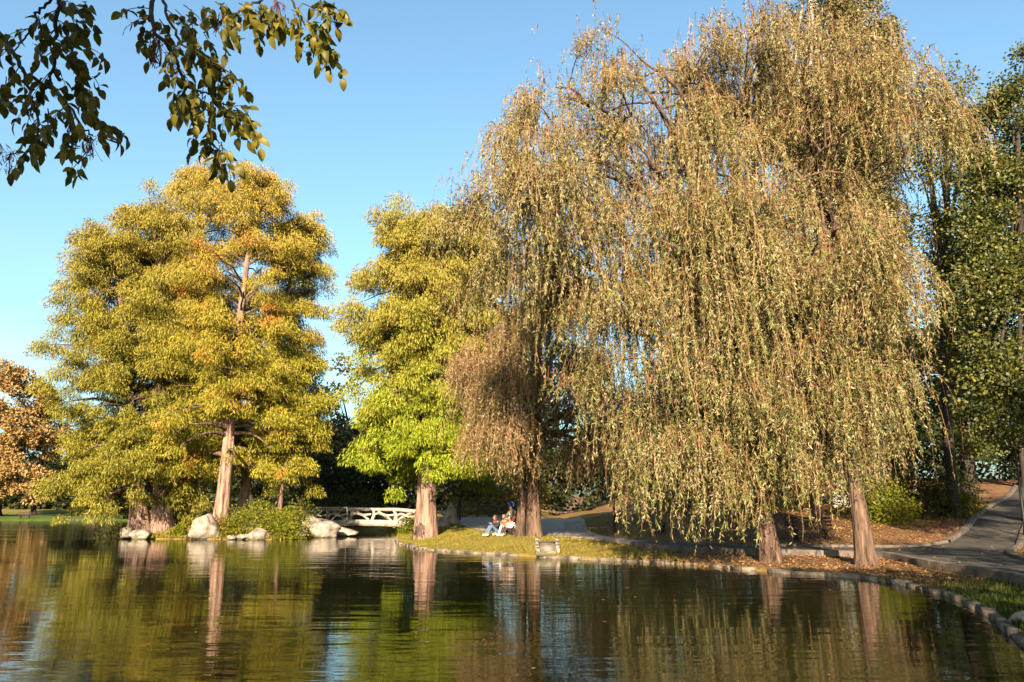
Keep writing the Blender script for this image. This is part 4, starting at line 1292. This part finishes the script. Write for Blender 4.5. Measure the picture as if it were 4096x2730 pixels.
def bin_(loc, label, h=0.62, r=0.2, rz=0.0, tilt=0.0, panel=False):
    T = thing('litter_bin', loc, label, 'bin', 'litter bins', rz)
    o0 = np.zeros(3)
    g = Geo()
    ax = np.array([[0, 0, 0.14], [tilt * 0.3, 0, 0.14 + h * 0.4], [tilt, 0, 0.14 + h]])
    g.tube(ax, [r * 0.82, r * 0.94, r], 16)
    g.build('body', M['white_panel' if panel else 'iron'], T, o0, smooth=True)
    g = Geo()
    th = np.linspace(0, 2 * math.pi, 17)
    g.tube(np.stack([tilt + r * 1.02 * np.cos(th), r * 1.02 * np.sin(th), 0 * th + 0.14 + h], -1), 0.022, 6)
    g.build('rim', M['iron'], T, o0, smooth=True)
    for s in (-1, 1):
        g = Geo()
        g.tube([(s * (r + 0.03), 0, -0.1), (s * (r + 0.03), 0, h * 0.7)], 0.022, 6)
        g.build('post', M['iron'], T, o0)
    return T


x, y = (656.5 - 512) / 796 * 37, 37
bin_((x, y, hz(x, y)), 'dark round litter bin on the grass above the path, under the willow', 0.45, 0.19, tilt=0.06)
x, y = 20.9, 31.8
bin_((x, y, hz(x, y)), 'dark bin in deep shade right of the rising path', 0.62, 0.25)
x, y = (5.5 - 512) / 796 * 122, 122
bin_((x, y, hz(x, y)), 'far white-sided litter bin at the left edge of the lawn', 0.9, 0.25, panel=True)

T = thing('street_lamp', (20.9, 33.3, hz(20.9, 33.3)), 'slim park lamp with a white globe among the linden leaves', 'lamp')
zb = hz(20.9, 33.3)
g = Geo()
g.tube([(20.9, 33.3, zb), (20.9, 33.3, zb + 0.25), (20.9, 33.3, zb + 0.5), (20.9, 33.3, zb + 4.35)], [0.11, 0.10, 0.055, 0.04], 10)
g.build('post', M['iron'], T, smooth=True)
g = Geo()
g.tube([(20.9, 33.3, zb + 4.33), (20.9, 33.3, zb + 4.40)], [0.09, 0.10], 12)
g.build('collar', M['iron'], T)
th = np.linspace(-1.45, 1.45, 14)
g = Geo()
g.tube(np.stack([0 * th + 20.9, 0 * th + 33.3, zb + 4.56 + 0.17 * np.sin(th)], -1), 0.17 * np.cos(th), 18)
g.build('globe', M['glass_white'], T, smooth=True)

# stone outlet chute on the bank
ox, oy = 1.35, 31.0
T = thing('stone_chute', (ox, oy, 0.1), 'pale stone drain chute set into the grassy bank below the willow', 'drain')
g = Geo()
R_ = np.array(Matrix.Rotation(math.radians(26), 3, 'X'))
g.box((ox, oy + 0.22, 0.28), (0.62, 0.95, 0.10), R_)
g.build('slab', M['stone'], T)
for s in (-1, 1):
    g = Geo()
    for k in range(4):
        g.box((ox + s * 0.38, oy - 0.16 + 0.22 * k, 0.20 + 0.11 * k), (0.14, 0.21, 0.24), R_, 0.012)
    g.build('side_stones', M['stone'], T)
g = Geo()
g.tube([(ox - 0.45, oy - 0.42, 0.12), (ox + 0.1, oy - 0.42, 0.13)], 0.09, 10, lump=0.04)
g.build('lip', M['stone'], T, smooth=True)


# ------------------------------------------------------------------ people
def cloth(name, rgb, rough=0.8):
    return solid(name, [(0.3, tuple(c * 0.8 for c in rgb)), (0.7, tuple(min(1, c * 1.15) for c in rgb))], 14, rough, 0.2, 40)


SKIN = cloth('skin', (0.50, 0.27, 0.18), 0.55)


def skin_mesh(name, J, E, mat, parent, sub=1):
    keys = list(J)
    idx = {k: i for i, k in enumerate(keys)}
    me = bpy.data.meshes.new(name)
    me.from_pydata([J[k][0] for k in keys], [(idx[a], idx[b]) for a, b in E], [])
    me.materials.append(mat)
    o = bpy.data.objects.new(name, me)
    COL.objects.link(o)
    o.parent = parent
    sk = o.modifiers.new('skin', 'SKIN')
    sk.use_smooth_shade = True
    d = me.skin_vertices[0].data
    for i, k in enumerate(keys):
        r = J[k][1]
        d[i].radius = r if isinstance(r, tuple) else (r, r)
        d[i].use_root = (i == 0)
    sb = o.modifiers.new('subdivision', 'SUBSURF')
    sb.levels = sb.render_levels = sub
    return o


def person(loc, rz, label, top, legs, hair, shoe, longhair=False, lean=0.0, turn=0.0, seat=0.0, arm='knees', cap=None, spread=0.11, knee=(0.34, 0.44), scale=1.0, legs_flat=False):
    T = thing('person', loc, label, 'person', 'people sitting on the grass', rz)
    T.scale = (scale,) * 3
    s0 = seat
    J = {}
    def j(k, p, r): J[k] = ((p[0], p[1], p[2] + s0), r)
    ch = (lean * 0.35 + 0.0, 0, 0.50)
    j('pelvis', (0, 0, 0.13), (0.12, 0.14))
    j('waist', (-0.03 + lean * 0.1, 0, 0.30), (0.095, 0.125))
    j('chest', (lean * 0.3 - 0.02, 0, 0.47), (0.105, 0.145))
    j('collar', (lean * 0.42, 0, 0.575), (0.07, 0.10))
    j('neck', (lean * 0.52 + 0.01, 0, 0.645), 0.048)
    j('jaw', (lean * 0.6 + 0.035, turn * 0.02, 0.70), (0.062, 0.060))
    j('face', (lean * 0.64 + 0.035, turn * 0.02, 0.765), (0.082, 0.074))
    j('skull', (lean * 0.68 + 0.02, 0, 0.84), (0.078, 0.070))
    j('crown', (lean * 0.70 + 0.01, 0, 0.885), 0.045)
    j('nose', (lean * 0.64 + 0.125, turn * 0.05, 0.765), 0.012)
    E = [('pelvis', 'waist'), ('waist', 'chest'), ('chest', 'collar'), ('collar', 'neck'), ('neck', 'jaw'), ('jaw', 'face'), ('face', 'skull'), ('skull', 'crown'), ('face', 'nose')]
    EL, ET, ES = [], [], []
    for s, nm in ((-1, 'r'), (1, 'l')):
        kx, kz = knee
        kx += 0.05 * (s > 0)
        j('hip' + nm, (0.03, s * 0.10, 0.12), 0.085)
        j('knee' + nm, (kx, s * spread, kz), 0.062)
        if legs_flat: an = (kx + 0.38, s * spread, 0.10)
        else: an = (kx + 0.20, s * (spread + 0.01), 0.09)
        j('calf' + nm, ((kx * 0.6 + an[0] * 0.4), s * spread, kz * 0.6 + an[2] * 0.4), 0.055)
        j('ankle' + nm, an, 0.038)
        j('toe' + nm, (an[0] + 0.15, an[1], 0.035), (0.03, 0.04))
        j('sh' + nm, (lean * 0.40, s * 0.165, 0.555), 0.058)
        if arm == 'knees':
            el, wr = (lean * 0.3 + 0.13, s * 0.23, 0.36), (kx - 0.02, s * (spread * 0.6), kz + 0.05)
        elif arm == 'back':
            el, wr = (-0.16, s * 0.24, 0.32), (-0.20, s * 0.24, 0.06)
        else:
            el, wr = (lean * 0.3 + 0.08, s * 0.24, 0.34), (0.26, s * 0.10, 0.30)
        j('el' + nm, el, 0.042)
        j('wr' + nm, wr, 0.027)
        el, wr = np.array(el), np.array(wr)
        d = unit(wr - el)
        side = unit(np.cross(d, [0, 0, 1.0]))
        pm = wr + d * 0.055
        j('palm' + nm, tuple(pm), (0.018, 0.034))
        E += [('pelvis', 'hip' + nm), ('hip' + nm, 'knee' + nm), ('knee' + nm, 'calf' + nm), ('calf' + nm, 'ankle' + nm), ('ankle' + nm, 'toe' + nm),
              ('collar', 'sh' + nm), ('sh' + nm, 'el' + nm), ('el' + nm, 'wr' + nm), ('wr' + nm, 'palm' + nm)]
        for f in range(4):
            b0 = pm + side * (f - 1.5) * 0.021 + d * 0.035
            ln = [0.068, 0.078, 0.073, 0.058][f]
            mid = b0 + d * ln * 0.5 + np.array([0, 0, -0.006])
            tip = b0 + d * ln * 0.85 + np.array([0, 0, -0.028])
            j('f%d%s' % (f, nm), tuple(mid), 0.009)
            j('g%d%s' % (f, nm), tuple(tip), 0.008)
            E += [('palm' + nm, 'f%d%s' % (f, nm)), ('f%d%s' % (f, nm), 'g%d%s' % (f, nm))]
        tb = pm - side * 0.045 * s + d * 0.012
        j('th' + nm, tuple(tb), 0.010)
        j('tt' + nm, tuple(tb + d * 0.035 - side * 0.012 * s), 0.008)
        E += [('palm' + nm, 'th' + nm), ('th' + nm, 'tt' + nm)]
    body = skin_mesh('body', J, E, SKIN, T)

    def grown(keys, ex):
        r = {}
        for k in keys:
            p_, q_ = J[k]
            q_ = q_ if isinstance(q_, tuple) else (q_, q_)
            r[k] = (p_, (q_[0] + ex, q_[1] + ex))
        return r
    kj = ['chest', 'pelvis', 'waist', 'collar'] + [a + b for a in ('sh', 'el', 'wr') for b in 'rl']
    skin_mesh('jacket', grown(kj, 0.016), [('pelvis', 'waist'), ('waist', 'chest'), ('chest', 'collar')] + [e for b in 'rl' for e in (('collar', 'sh' + b), ('sh' + b, 'el' + b), ('el' + b, 'wr' + b))], top, T)
    kl = ['pelvis'] + [a + b for b in 'rl' for a in ('hip', 'knee', 'calf', 'ankle')]
    skin_mesh('trousers', grown(kl, 0.012), [e for b in 'rl' for e in (('pelvis', 'hip' + b), ('hip' + b, 'knee' + b), ('knee' + b, 'calf' + b), ('calf' + b, 'ankle' + b))], legs, T)
    for b in 'rl':
        a, t_ = np.array(J['ankle' + b][0]), np.array(J['toe' + b][0])
        heel = a + np.array([-0.04, 0, -0.045])
        skin_mesh('shoe', {'ball': (tuple(t_ + [-0.04, 0, 0.005]), (0.045, 0.05)), 'tip': (tuple(t_ + [0.03, 0, 0]), (0.03, 0.04)), 'heel': (tuple(heel), (0.045, 0.045)), 'cuff': (tuple(a + [0, 0, 0.01]), (0.05, 0.05))},
                  [('ball', 'tip'), ('ball', 'heel'), ('heel', 'cuff')], shoe, T)
    hx = lean * 0.68
    HJ = {'top': ((hx - 0.005, 0, 0.885 + s0), (0.085, 0.082)), 'back': ((hx - 0.045, 0, 0.81 + s0), (0.085, 0.085)), 'nape': ((hx - 0.055, 0, 0.72 + s0), (0.06, 0.07))}
    HE = [('top', 'back'), ('back', 'nape')]
    if longhair:
        for s, nm in ((-1, 'r'), (1, 'l')):
            HJ['side' + nm] = ((hx + 0.0, s * 0.085, 0.74 + s0), 0.038)
            HJ['lock' + nm] = ((hx + 0.02, s * 0.10, 0.60 + s0), 0.042)
            HJ['end' + nm] = ((hx + 0.05, s * 0.10, 0.46 + s0), 0.022)
            HE += [('back', 'side' + nm), ('side' + nm, 'lock' + nm), ('lock' + nm, 'end' + nm)]
    skin_mesh('hair', HJ, HE, hair, T)
    if cap:
        skin_mesh('cap', {'dome': ((hx, 0, 0.90 + s0), (0.105, 0.10)), 'back': ((hx - 0.05, 0, 0.87 + s0), (0.10, 0.10)), 'peak': ((hx + 0.15, turn * 0.03, 0.865 + s0), (0.02, 0.07))}, [('dome', 'back'), ('dome', 'peak')], cap, T)
    g = Geo()
    fx, fz = J['face'][0][0], J['face'][0][2]
    for s in (-1, 1):
        g.box((fx + 0.076, s * 0.030, fz + 0.022), (0.012, 0.022, 0.012))
    g.build('eyes', M['iron'], T, np.zeros(3))
    g = Geo()
    g.box((fx + 0.070, 0, fz - 0.045), (0.014, 0.045, 0.012))
    g.build('mouth', M['wood_red'], T, np.zeros(3))
    return T


blue, lightb, black, rust, white, darkt, maroon, bright = (cloth('denim_blue', (0.10, 0.17, 0.30)), cloth('denim_light', (0.42, 0.50, 0.53)), cloth('cloth_black', (0.018, 0.017, 0.017)),
    cloth('cloth_rust', (0.34, 0.12, 0.06)), cloth('cloth_white', (0.75, 0.70, 0.66)), cloth('cloth_dark', (0.05, 0.03, 0.028)), cloth('cloth_maroon', (0.20, 0.05, 0.045)), cloth('cloth_blue', (0.03, 0.11, 0.42)))
h_aub, h_red, h_brn = cloth('hair_auburn', (0.09, 0.03, 0.02)), cloth('hair_red', (0.25, 0.08, 0.04)), cloth('hair_brown', (0.05, 0.025, 0.018))
shoew = cloth('shoe_white', (0.75, 0.70, 0.67))


def sit(px, Y, *a, **k):
    x = (px - 512) / 796 * Y
    return person((x, Y, hz(x, Y) - 0.01), *a, **k)


A = math.radians
sit(498.5, 38.3, A(212), 'person with long auburn hair, black jacket and blue jeans, sitting leftmost on the grass', black, blue, h_aub, shoew, longhair=True, lean=0.22, scale=1.08)
sit(505.5, 38.5, A(232), 'person with red hair, rust jacket and pale jeans sitting with knees up', rust, lightb, h_red, shoew, lean=0.10, scale=1.08)
sit(511.5, 38.2, A(222), 'person in a white top and dark trousers sitting against the pink trunk', white, darkt, h_brn, shoew, lean=0.18, legs_flat=False, knee=(0.36, 0.36), scale=1.0)
sit(513.0, 39.2, A(205), 'person in a maroon jacket and light jeans sitting behind the others', maroon, lightb, h_brn, shoew, longhair=True, lean=0.05, seat=0.18, knee=(0.36, 0.40), scale=1.1)
sit(512.5, 40.2, A(215), 'person in a white shirt and bright blue cap perched highest at the back', white, lightb, h_brn, shoew, lean=0.12, seat=0.42, cap=bright, knee=(0.38, 0.16), scale=1.1)


# ------------------------------------------------------------------ overhanging ash tree on the near shore
ab = np.array([-4.8, -2.2, 0.25])
T = thing('ash_tree', ab, 'ash tree whose leafy branches with seed clusters hang into the top left corner', 'tree')
DY = 4.2


def zp(a, b, Y=DY):          # a point of the branch drawing (0.1594 px per unit)
    return at(a * 0.1594, b * 0.1594, Y)


g = Geo()
pts = smooth_curve([ab - [0, 0, 0.2], ab + [0.1, 0.1, 2.0], ab + [0.3, 0.6, 4.6], ab + [0.6, 1.6, 7.5]], 16)
g.tube(pts, np.linspace(0.30, 0.12, 16) + 0.12 * np.exp(-np.linspace(0, 12, 16)), 14, 0.06, 5)
tr = g.build('trunk', M['bark_dark'], T, smooth=True)
BR = {
    'L0': ([pts[10], (-3.6, 1.2, 6.2), (-3.0, 3.2, 5.6), zp(365, -60, 4.2)], 0.05, 0.014),
    'R0': ([pts[12], (-3.0, 1.5, 7.0), (-1.9, 3.4, 5.6), zp(950, -60, 4.3)], 0.055, 0.014),
    'R9': ([pts[13], (-2.4, 2.0, 7.4), (-1.3, 3.4, 5.9), zp(1790, -60, 4.4)], 0.05, 0.012),
    'L1': ([zp(365, -60), zp(352, 150), zp(340, 300), zp(305, 520), zp(235, 610, 4.3)], 0.014, 0.006),
    'L2': ([zp(-80, 120, 4.4), zp(60, 310, 4.3), zp(150, 450), zp(290, 540), zp(420, 650, 4.1), zp(520, 800, 4.1), zp(570, 850, 4.1)], 0.014, 0.005),
    'L3': ([zp(150, 450), zp(190, 600), zp(240, 750), zp(225, 880), zp(130, 990)], 0.010, 0.004),
    'L4': ([zp(365, -60), zp(260, 60), zp(180, 200, 4.3), zp(80, 330, 4.3)], 0.010, 0.004),
    'R1': ([zp(950, -60, 4.3), zp(965, 180), zp(1060, 300), zp(1120, 420), zp(1170, 540), zp(1230, 575)], 0.014, 0.007),
    'R2': ([zp(1000, -60, 4.3), zp(1060, 120, 4.1), zp(1150, 280, 4.1), zp(1260, 330, 4.0), zp(1400, 430, 4.0)], 0.010, 0.004),
    'R3': ([zp(1230, 575), zp(1330, 600), zp(1450, 680), zp(1540, 720)], 0.007, 0.003),
    'R4': ([zp(1790, -60, 4.4), zp(1560, 40, 4.3), zp(1400, 120, 4.2), zp(1280, 210, 4.2)], 0.009, 0.004),
    'R5': ([zp(1790, -60, 4.4), zp(1860, 60, 4.3), zp(1930, 170, 4.3), zp(2060, 280, 4.2)], 0.008, 0.003),
    'R6': ([zp(1230, 575), zp(1270, 700), zp(1330, 850), zp(1400, 920)], 0.006, 0.003),
}
curves = {}
gb = Geo()
for k, (P, ra, rb) in BR.items():
    C = smooth_curve(P, 26)
    if ra < 0.03:
        C = C + rng.normal(0, 0.006, C.shape)
    curves[k] = C
    gb.tube(C, np.linspace(ra, rb, 26), 7, cap=True, lump=0.05)
gb.build('branch', M['bark_dark'], tr, smooth=True)

gl, gr = Geo(), Geo()
# one leaflet: folded along the midrib, tip curled down; 3 stations x left/mid/right
LU = np.array([0.0, 0.22, 0.5, 0.8, 1.0])
LWD = np.array([0.02, 0.42, 0.5, 0.28, 0.0])


def leaflet(p, d, nrm, L, w, curl, fold):
    d = unit(d)
    s = unit(np.cross(d, nrm))
    nn = np.cross(s, d)
    V = []
    for u, ww in zip(LU, LWD):
        c = p + d * L * (u - curl * 0.3 * u ** 3) - nn * L * curl * u ** 2
        edge = w * ww * 2 * 0.5
        V += [c - s * edge + nn * edge * fold, c, c + s * edge + nn * edge * fold]
    F = []
    for i in range(4):
        a = i * 3
        F += [(a, a + 1, a + 4, a + 3), (a + 1, a + 2, a + 5, a + 4)]
    gl.add(V, F)


def compound(p, d, L=0.24, pairs=3, sc=1.0):
    d = unit(np.asarray(d, float) + rng.normal(0, 0.12, 3))
    R = [p]
    dd = d.copy()
    K = 8
    for i in range(K):
        dd = unit(dd + np.array([0, 0, -0.10]) + rng.normal(0, 0.03, 3))
        R.append(R[-1] + dd * L / K)
    R = np.array(R)
    gl.tube(R, np.linspace(0.0032, 0.0016, K + 1), 5, cap=False)
    nrm = unit(np.cross(d, unit(rng.normal(0, 1, 3) * [0.5, 1, 0.5])))
    side = unit(np.cross(d, nrm))
    for q in range(pairs):
        f = (0.35 + 0.6 * q / max(1, pairs - 0.6)) * K
        i = int(f)
        pp = R[min(i, K)]
        for s in (-1, 1):
            ld = d * 0.6 + side * s * 0.75 + np.array([0, 0, -0.55]) + rng.normal(0, 0.22, 3)
            Ll = rng.uniform(0.05, 0.085) * sc
            n2 = unit(np.array([0, -0.75, 0.65]) + rng.normal(0, 0.55, 3))
            leaflet(pp + unit(ld) * 0.008, ld, n2, Ll, Ll * rng.uniform(0.48, 0.64), rng.uniform(-0.2, 1.0), rng.uniform(0.0, 0.9))
    ld = dd + np.array([0, 0, -0.4]) + rng.normal(0, 0.2, 3)
    leaflet(R[-1], ld, unit(np.array([0, -0.75, 0.65]) + rng.normal(0, 0.5, 3)), rng.uniform(0.07, 0.098) * sc, 0.044 * sc, rng.uniform(0, .6), rng.uniform(0.05, 0.5))


def dirpx(a, b):        # a direction in the picture plane, slightly towards or away from the lens
    return np.array([a, rng.normal(0, 0.35), -b], float)


# (x, y in drawing units, direction right/down, length)
LEAFSPOT = [(360, 30, 1, .2), (360, 60, -.8, .5), (350, 120, .9, .4), (350, 180, -.8, .7), (345, 240, .9, .5), (340, 300, 1, .35), (340, 320, -.7, .8), (325, 400, .9, .8), (315, 450, -.5, 1),
            (470, 390, 1, .45), (400, 360, 1, .3), (480, 420, .2, 1), (310, 520, .9, .5), (280, 560, -.4, 1), (60, 310, -.8, .6), (60, 300, .4, 1), (120, 420, -.6, .9), (150, 450, .2, 1), (40, 480, -.2, 1),
            (230, 620, -.8, .5), (200, 640, -.5, 1), (240, 740, -.9, .5), (240, 760, .4, 1), (230, 860, -.6, .9), (180, 930, -.8, .5), (420, 650, .6, .9), (420, 660, -.4, 1), (470, 730, -.2, 1), (520, 800, -.7, .9),
            (520, 690, .8, .5), (560, 780, 1, -.1), (640, 790, 1, .25), (600, 790, .9, .5), (560, 560, .3, 1), (500, 520, .7, .8), (580, 480, .9, .6), (180, 180, -.9, .3), (240, 100, .5, 1), (130, 260, -.9, .6),
            (430, 20, 1, .3), (520, 10, 1, .5), (450, 110, 1, .5), (520, 60, .7, .7), (500, 280, .9, .2), (380, 220, .9, .7), (560, 940, -.4, 1), (480, 900, -.5, .9), (300, 680, .3, 1), (320, 820, -.1, 1), (0, 600, 1, .1), (20, 620, .2, 1),
            # right-hand branches
            (960, 60, -1, .25), (960, 90, -.9, .6), (975, 170, -.8, .7), (990, 230, -.6, .9), (1000, 120, .7, .8), (1040, 60, .8, .5), (1100, 60, .9, .6), (1060, 280, .9, .2), (1090, 300, -.3, 1), (1150, 100, .5, 1), (1150, 30, .9, .4),
            (1200, 60, .4, 1), (1220, 180, -.1, 1), (1160, 260, .9, .4), (1210, 300, .8, .7), (1260, 320, .7, .9), (1320, 370, .8, .7), (1400, 430, .9, .5), (1400, 430, .6, 1), (1340, 390, .1, 1), (1280, 340, -.1, 1), (1130, 430, .7, .8),
            (1120, 420, -.3, 1), (1170, 540, -.6, .9), (1210, 560, -.4, 1), (1200, 580, -.8, .8), (1240, 590, -.1, 1), (1290, 600, .1, 1), (1330, 600, .7, .7), (1330, 620, .3, 1), (1430, 680, .9, .5), (1400, 640, .3, 1), (1500, 690, .9, .6), (1460, 690, .4, 1), (1540, 720, .7, .9),
            (1270, 700, -.5, 1), (1300, 780, .3, 1), (1340, 850, -.5, .9), (1390, 910, .5, .9), (1380, 910, -.3, 1), (1280, 210, .5, .8), (1400, 120, .2, 1), (1420, 120, .6, .9), (1500, 70, .1, 1), (1540, 70, .5, 1), (1600, 60, .3, 1), (1650, 40, .6, .9),
            (1700, 40, .1, 1), (1750, 60, .3, 1), (1790, 90, .1, 1), (1840, 80, .5, .9), (1830, 60, .9, .4), (1880, 130, .1, 1), (1920, 130, .9, .3), (1930, 170, .6, .9), (1960, 190, .2, 1), (2000, 230, .7, .8), (2060, 280, .5, 1), (2050, 270, .1, 1),
            (1960, 40, 1, .4), (2040, 60, .9, .5), (2000, 10, 1, .4), (1900, 20, .9, .5), (1620, 10, .6, .6), (1500, 20, .9, .5), (1420, 30, .4, .9), (1350, 10, .8, .5), (1270, 40, .8, .6)]
for a, b, dx, dy in LEAFSPOT:
    compound(zp(a, b, DY + rng.normal(0, 0.14)), dirpx(dx, dy), rng.uniform(0.13, 0.21), int(rng.choice([2, 3, 3])), 1.0)
    if rng.random() < 0.7:
        compound(zp(a, b, DY + rng.normal(0, 0.2)), dirpx(dx + rng.normal(0, .5), dy + rng.normal(0, .3)), rng.uniform(0.11, 0.18), 2, 0.95)
gl.build('foliage', M['ash'], T)
# seed clusters
for (a, b, n_, ln) in [(70, 960, 26, 0.10), (570, 860, 40, 0.13), (1000, 250, 44, 0.15), (1060, 330, 24, 0.10), (1400, 100, 30, 0.10), (1740, 10, 34, 0.12), (0, 900, 16, 0.1)]:
    gs = Geo()
    c = zp(a, b, DY - 0.05)
    P = c + rng.normal(0, 0.028, (n_, 3)) + np.array([0, 0, -1]) * rng.random((n_, 1)) * ln
    D = np.array([0, 0, -1.0]) + rng.normal(0, 0.35, (n_, 3))
    cards(gs, P, D, rng.uniform(0.03, 0.05, n_), 0.009, 0.05)
    for q in range(n_):
        gs.tube([c, (c + P[q]) / 2 + rng.normal(0, 0.006, 3), P[q]], 0.0012, 4, cap=False)
    gs.build('seed_cluster', M['samara'], T)
# unseen rest of its crown, one dense clump added to shade the left branches
gl = Geo()
for c, r, m in [((-4.0, -1.0, 8.2), (3.2, 3.0, 2.2), 60), ((-3.2, 1.0, 7.2), (2.0, 1.2, 0.9), 34), ((-2.98, 1.8, 5.3), (0.62, 0.5, 0.85), 170)]:
    C = np.asarray(c) + unit(rng.normal(0, 1, (m, 3))) * rng.random((m, 1)) ** 0.4 * np.asarray(r)
    idx = np.repeat(np.arange(m), 60)
    off = rng.normal(0, 0.32, (len(idx), 3))
    D = off + rng.normal(0, 0.3, off.shape) + [0, 0, -0.3]
    L = rng.uniform(0.08, 0.13, len(idx))
    cards(gl, C[idx] + off, D, L, L * 0.5, 0.08)
gl.build('crown', M['ash'], T)


# ------------------------------------------------------------------ grass and fallen leaves
def scatter(n_, x0, x1, y0, y1, keep):
    x, y = rng.uniform(x0, x1, n_), rng.uniform(y0, y1, n_)
    k = keep(x, y)
    x, y = x[k], y[k]
    return x, y, height(x, y)


def on_path(x, y):
    r = np.zeros(x.shape, bool)
    for pp in PATH_POLYS: r |= inside(x, y, pp)
    return r


gg = Geo()
x, y, z = scatter(60000, -7, 6, 27, 52, lambda x, y: (~inside(x, y, LAKE)) & (~on_path(x, y)) & (rng.random(len(x)) < np.interp(x, [-7, 2, 6], [1, .9, .35])))
P = np.stack([x, y, z - 0.01], -1)
L = rng.uniform(0.04, 0.11, len(x))
cards(gg, P, np.array([0, 0, 1.0]) + rng.normal(0, 0.4, P.shape), L, L * 0.30)
x, y, z = scatter(30000, -25.5, -10.5, 47, 56, lambda x, y: inside(x, y, ISLE) & (seg_dist(x, y, ISLE) < 2.2))
P = np.stack([x, y, z - 0.01], -1)
L = rng.uniform(0.08, 0.26, len(x))
cards(gg, P, np.array([0, -0.15, 1.0]) + rng.normal(0, 0.4, P.shape), L, L * 0.22)
x, y, z = scatter(26000, -90, -38, 117, 140, lambda x, y: ~inside(x, y, LAKE))
tag(gg.build('grass', M['grass']), 'yellowing grass on the point and along the island edge', 'grass', kind='stuff')
gg = Geo()
x, y, z = scatter(60000, 5.5, 12, 8, 20, lambda x, y: (~inside(x, y, LAKE)) & (~on_path(x, y)) & (rng.random(len(x)) < np.interp(y, [8, 14, 17, 20], [1, 1, .45, .05])))
P = np.stack([x, y, z - 0.01], -1)
L = rng.uniform(0.05, 0.15, len(x))
cards(gg, P, np.array([0, 0, 1.0]) + rng.normal(0, 0.35, P.shape), L, L * 0.16)
tag(gg.build('grass', M['grass_green']), 'green grass on the shaded near bank at lower right', 'grass', kind='stuff')
gg = Geo()
x, y, z = scatter(90000, 3, 30, 19, 48, lambda x, y: (~inside(x, y, LAKE)) & (rng.random(len(x)) < np.where(on_path(x, y), 0.03, np.interp(x, [3, 6, 10], [.2, .6, 1]))))
op = on_path(x, y)
z = np.where(op, upper_h(x, y) + 0.03, z)
P = np.stack([x, y, z + 0.012], -1)
D = rng.normal(0, 1, P.shape) * [1, 1, 0.25]
L = rng.uniform(0.05, 0.11, len(x))
cards(gg, P, D, L, L * 0.7, 0.1, up=np.array([0, 0, 1.0]) + rng.normal(0, 0.35, P.shape))
tag(gg.build('fallen_leaves', M['litter']), 'fallen yellow and brown leaves strewn over the slope and kerbs', 'leaves', kind='stuff')

gg = Geo()
k = 420
x = rng.uniform(-16, 9, k)
y = rng.uniform(8, 46, k)
edge = rng.random(k) < 0.55
tt_ = rng.integers(5, 24, k)
fr = rng.random(k)
ex = LAKE[tt_] * (1 - fr)[:, None] + LAKE[np.minimum(tt_ + 1, 24)] * fr[:, None]
x = np.where(edge, ex[:, 0] - np.abs(rng.normal(0, 0.7, k)), x)
y = np.where(edge, ex[:, 1] - np.abs(rng.normal(0, 0.7, k)), y)
ok = inside(x, y, LAKE) & ~inside(x, y, ISLE)
x, y = x[ok], y[ok]
P = np.stack([x, y, np.full(len(x), 0.006)], -1)
L = rng.uniform(0.05, 0.11, len(x))
cards(gg, P, rng.normal(0, 1, P.shape) * [1, 1, 0.02], L, L * 0.55, 0.05, up=np.array([0, 0, 1.0]) + rng.normal(0, 0.05, P.shape))
tag(gg.build('floating_leaves', M['litter']), 'scattered fallen leaves floating on the lake near the bank', 'leaves', kind='stuff')
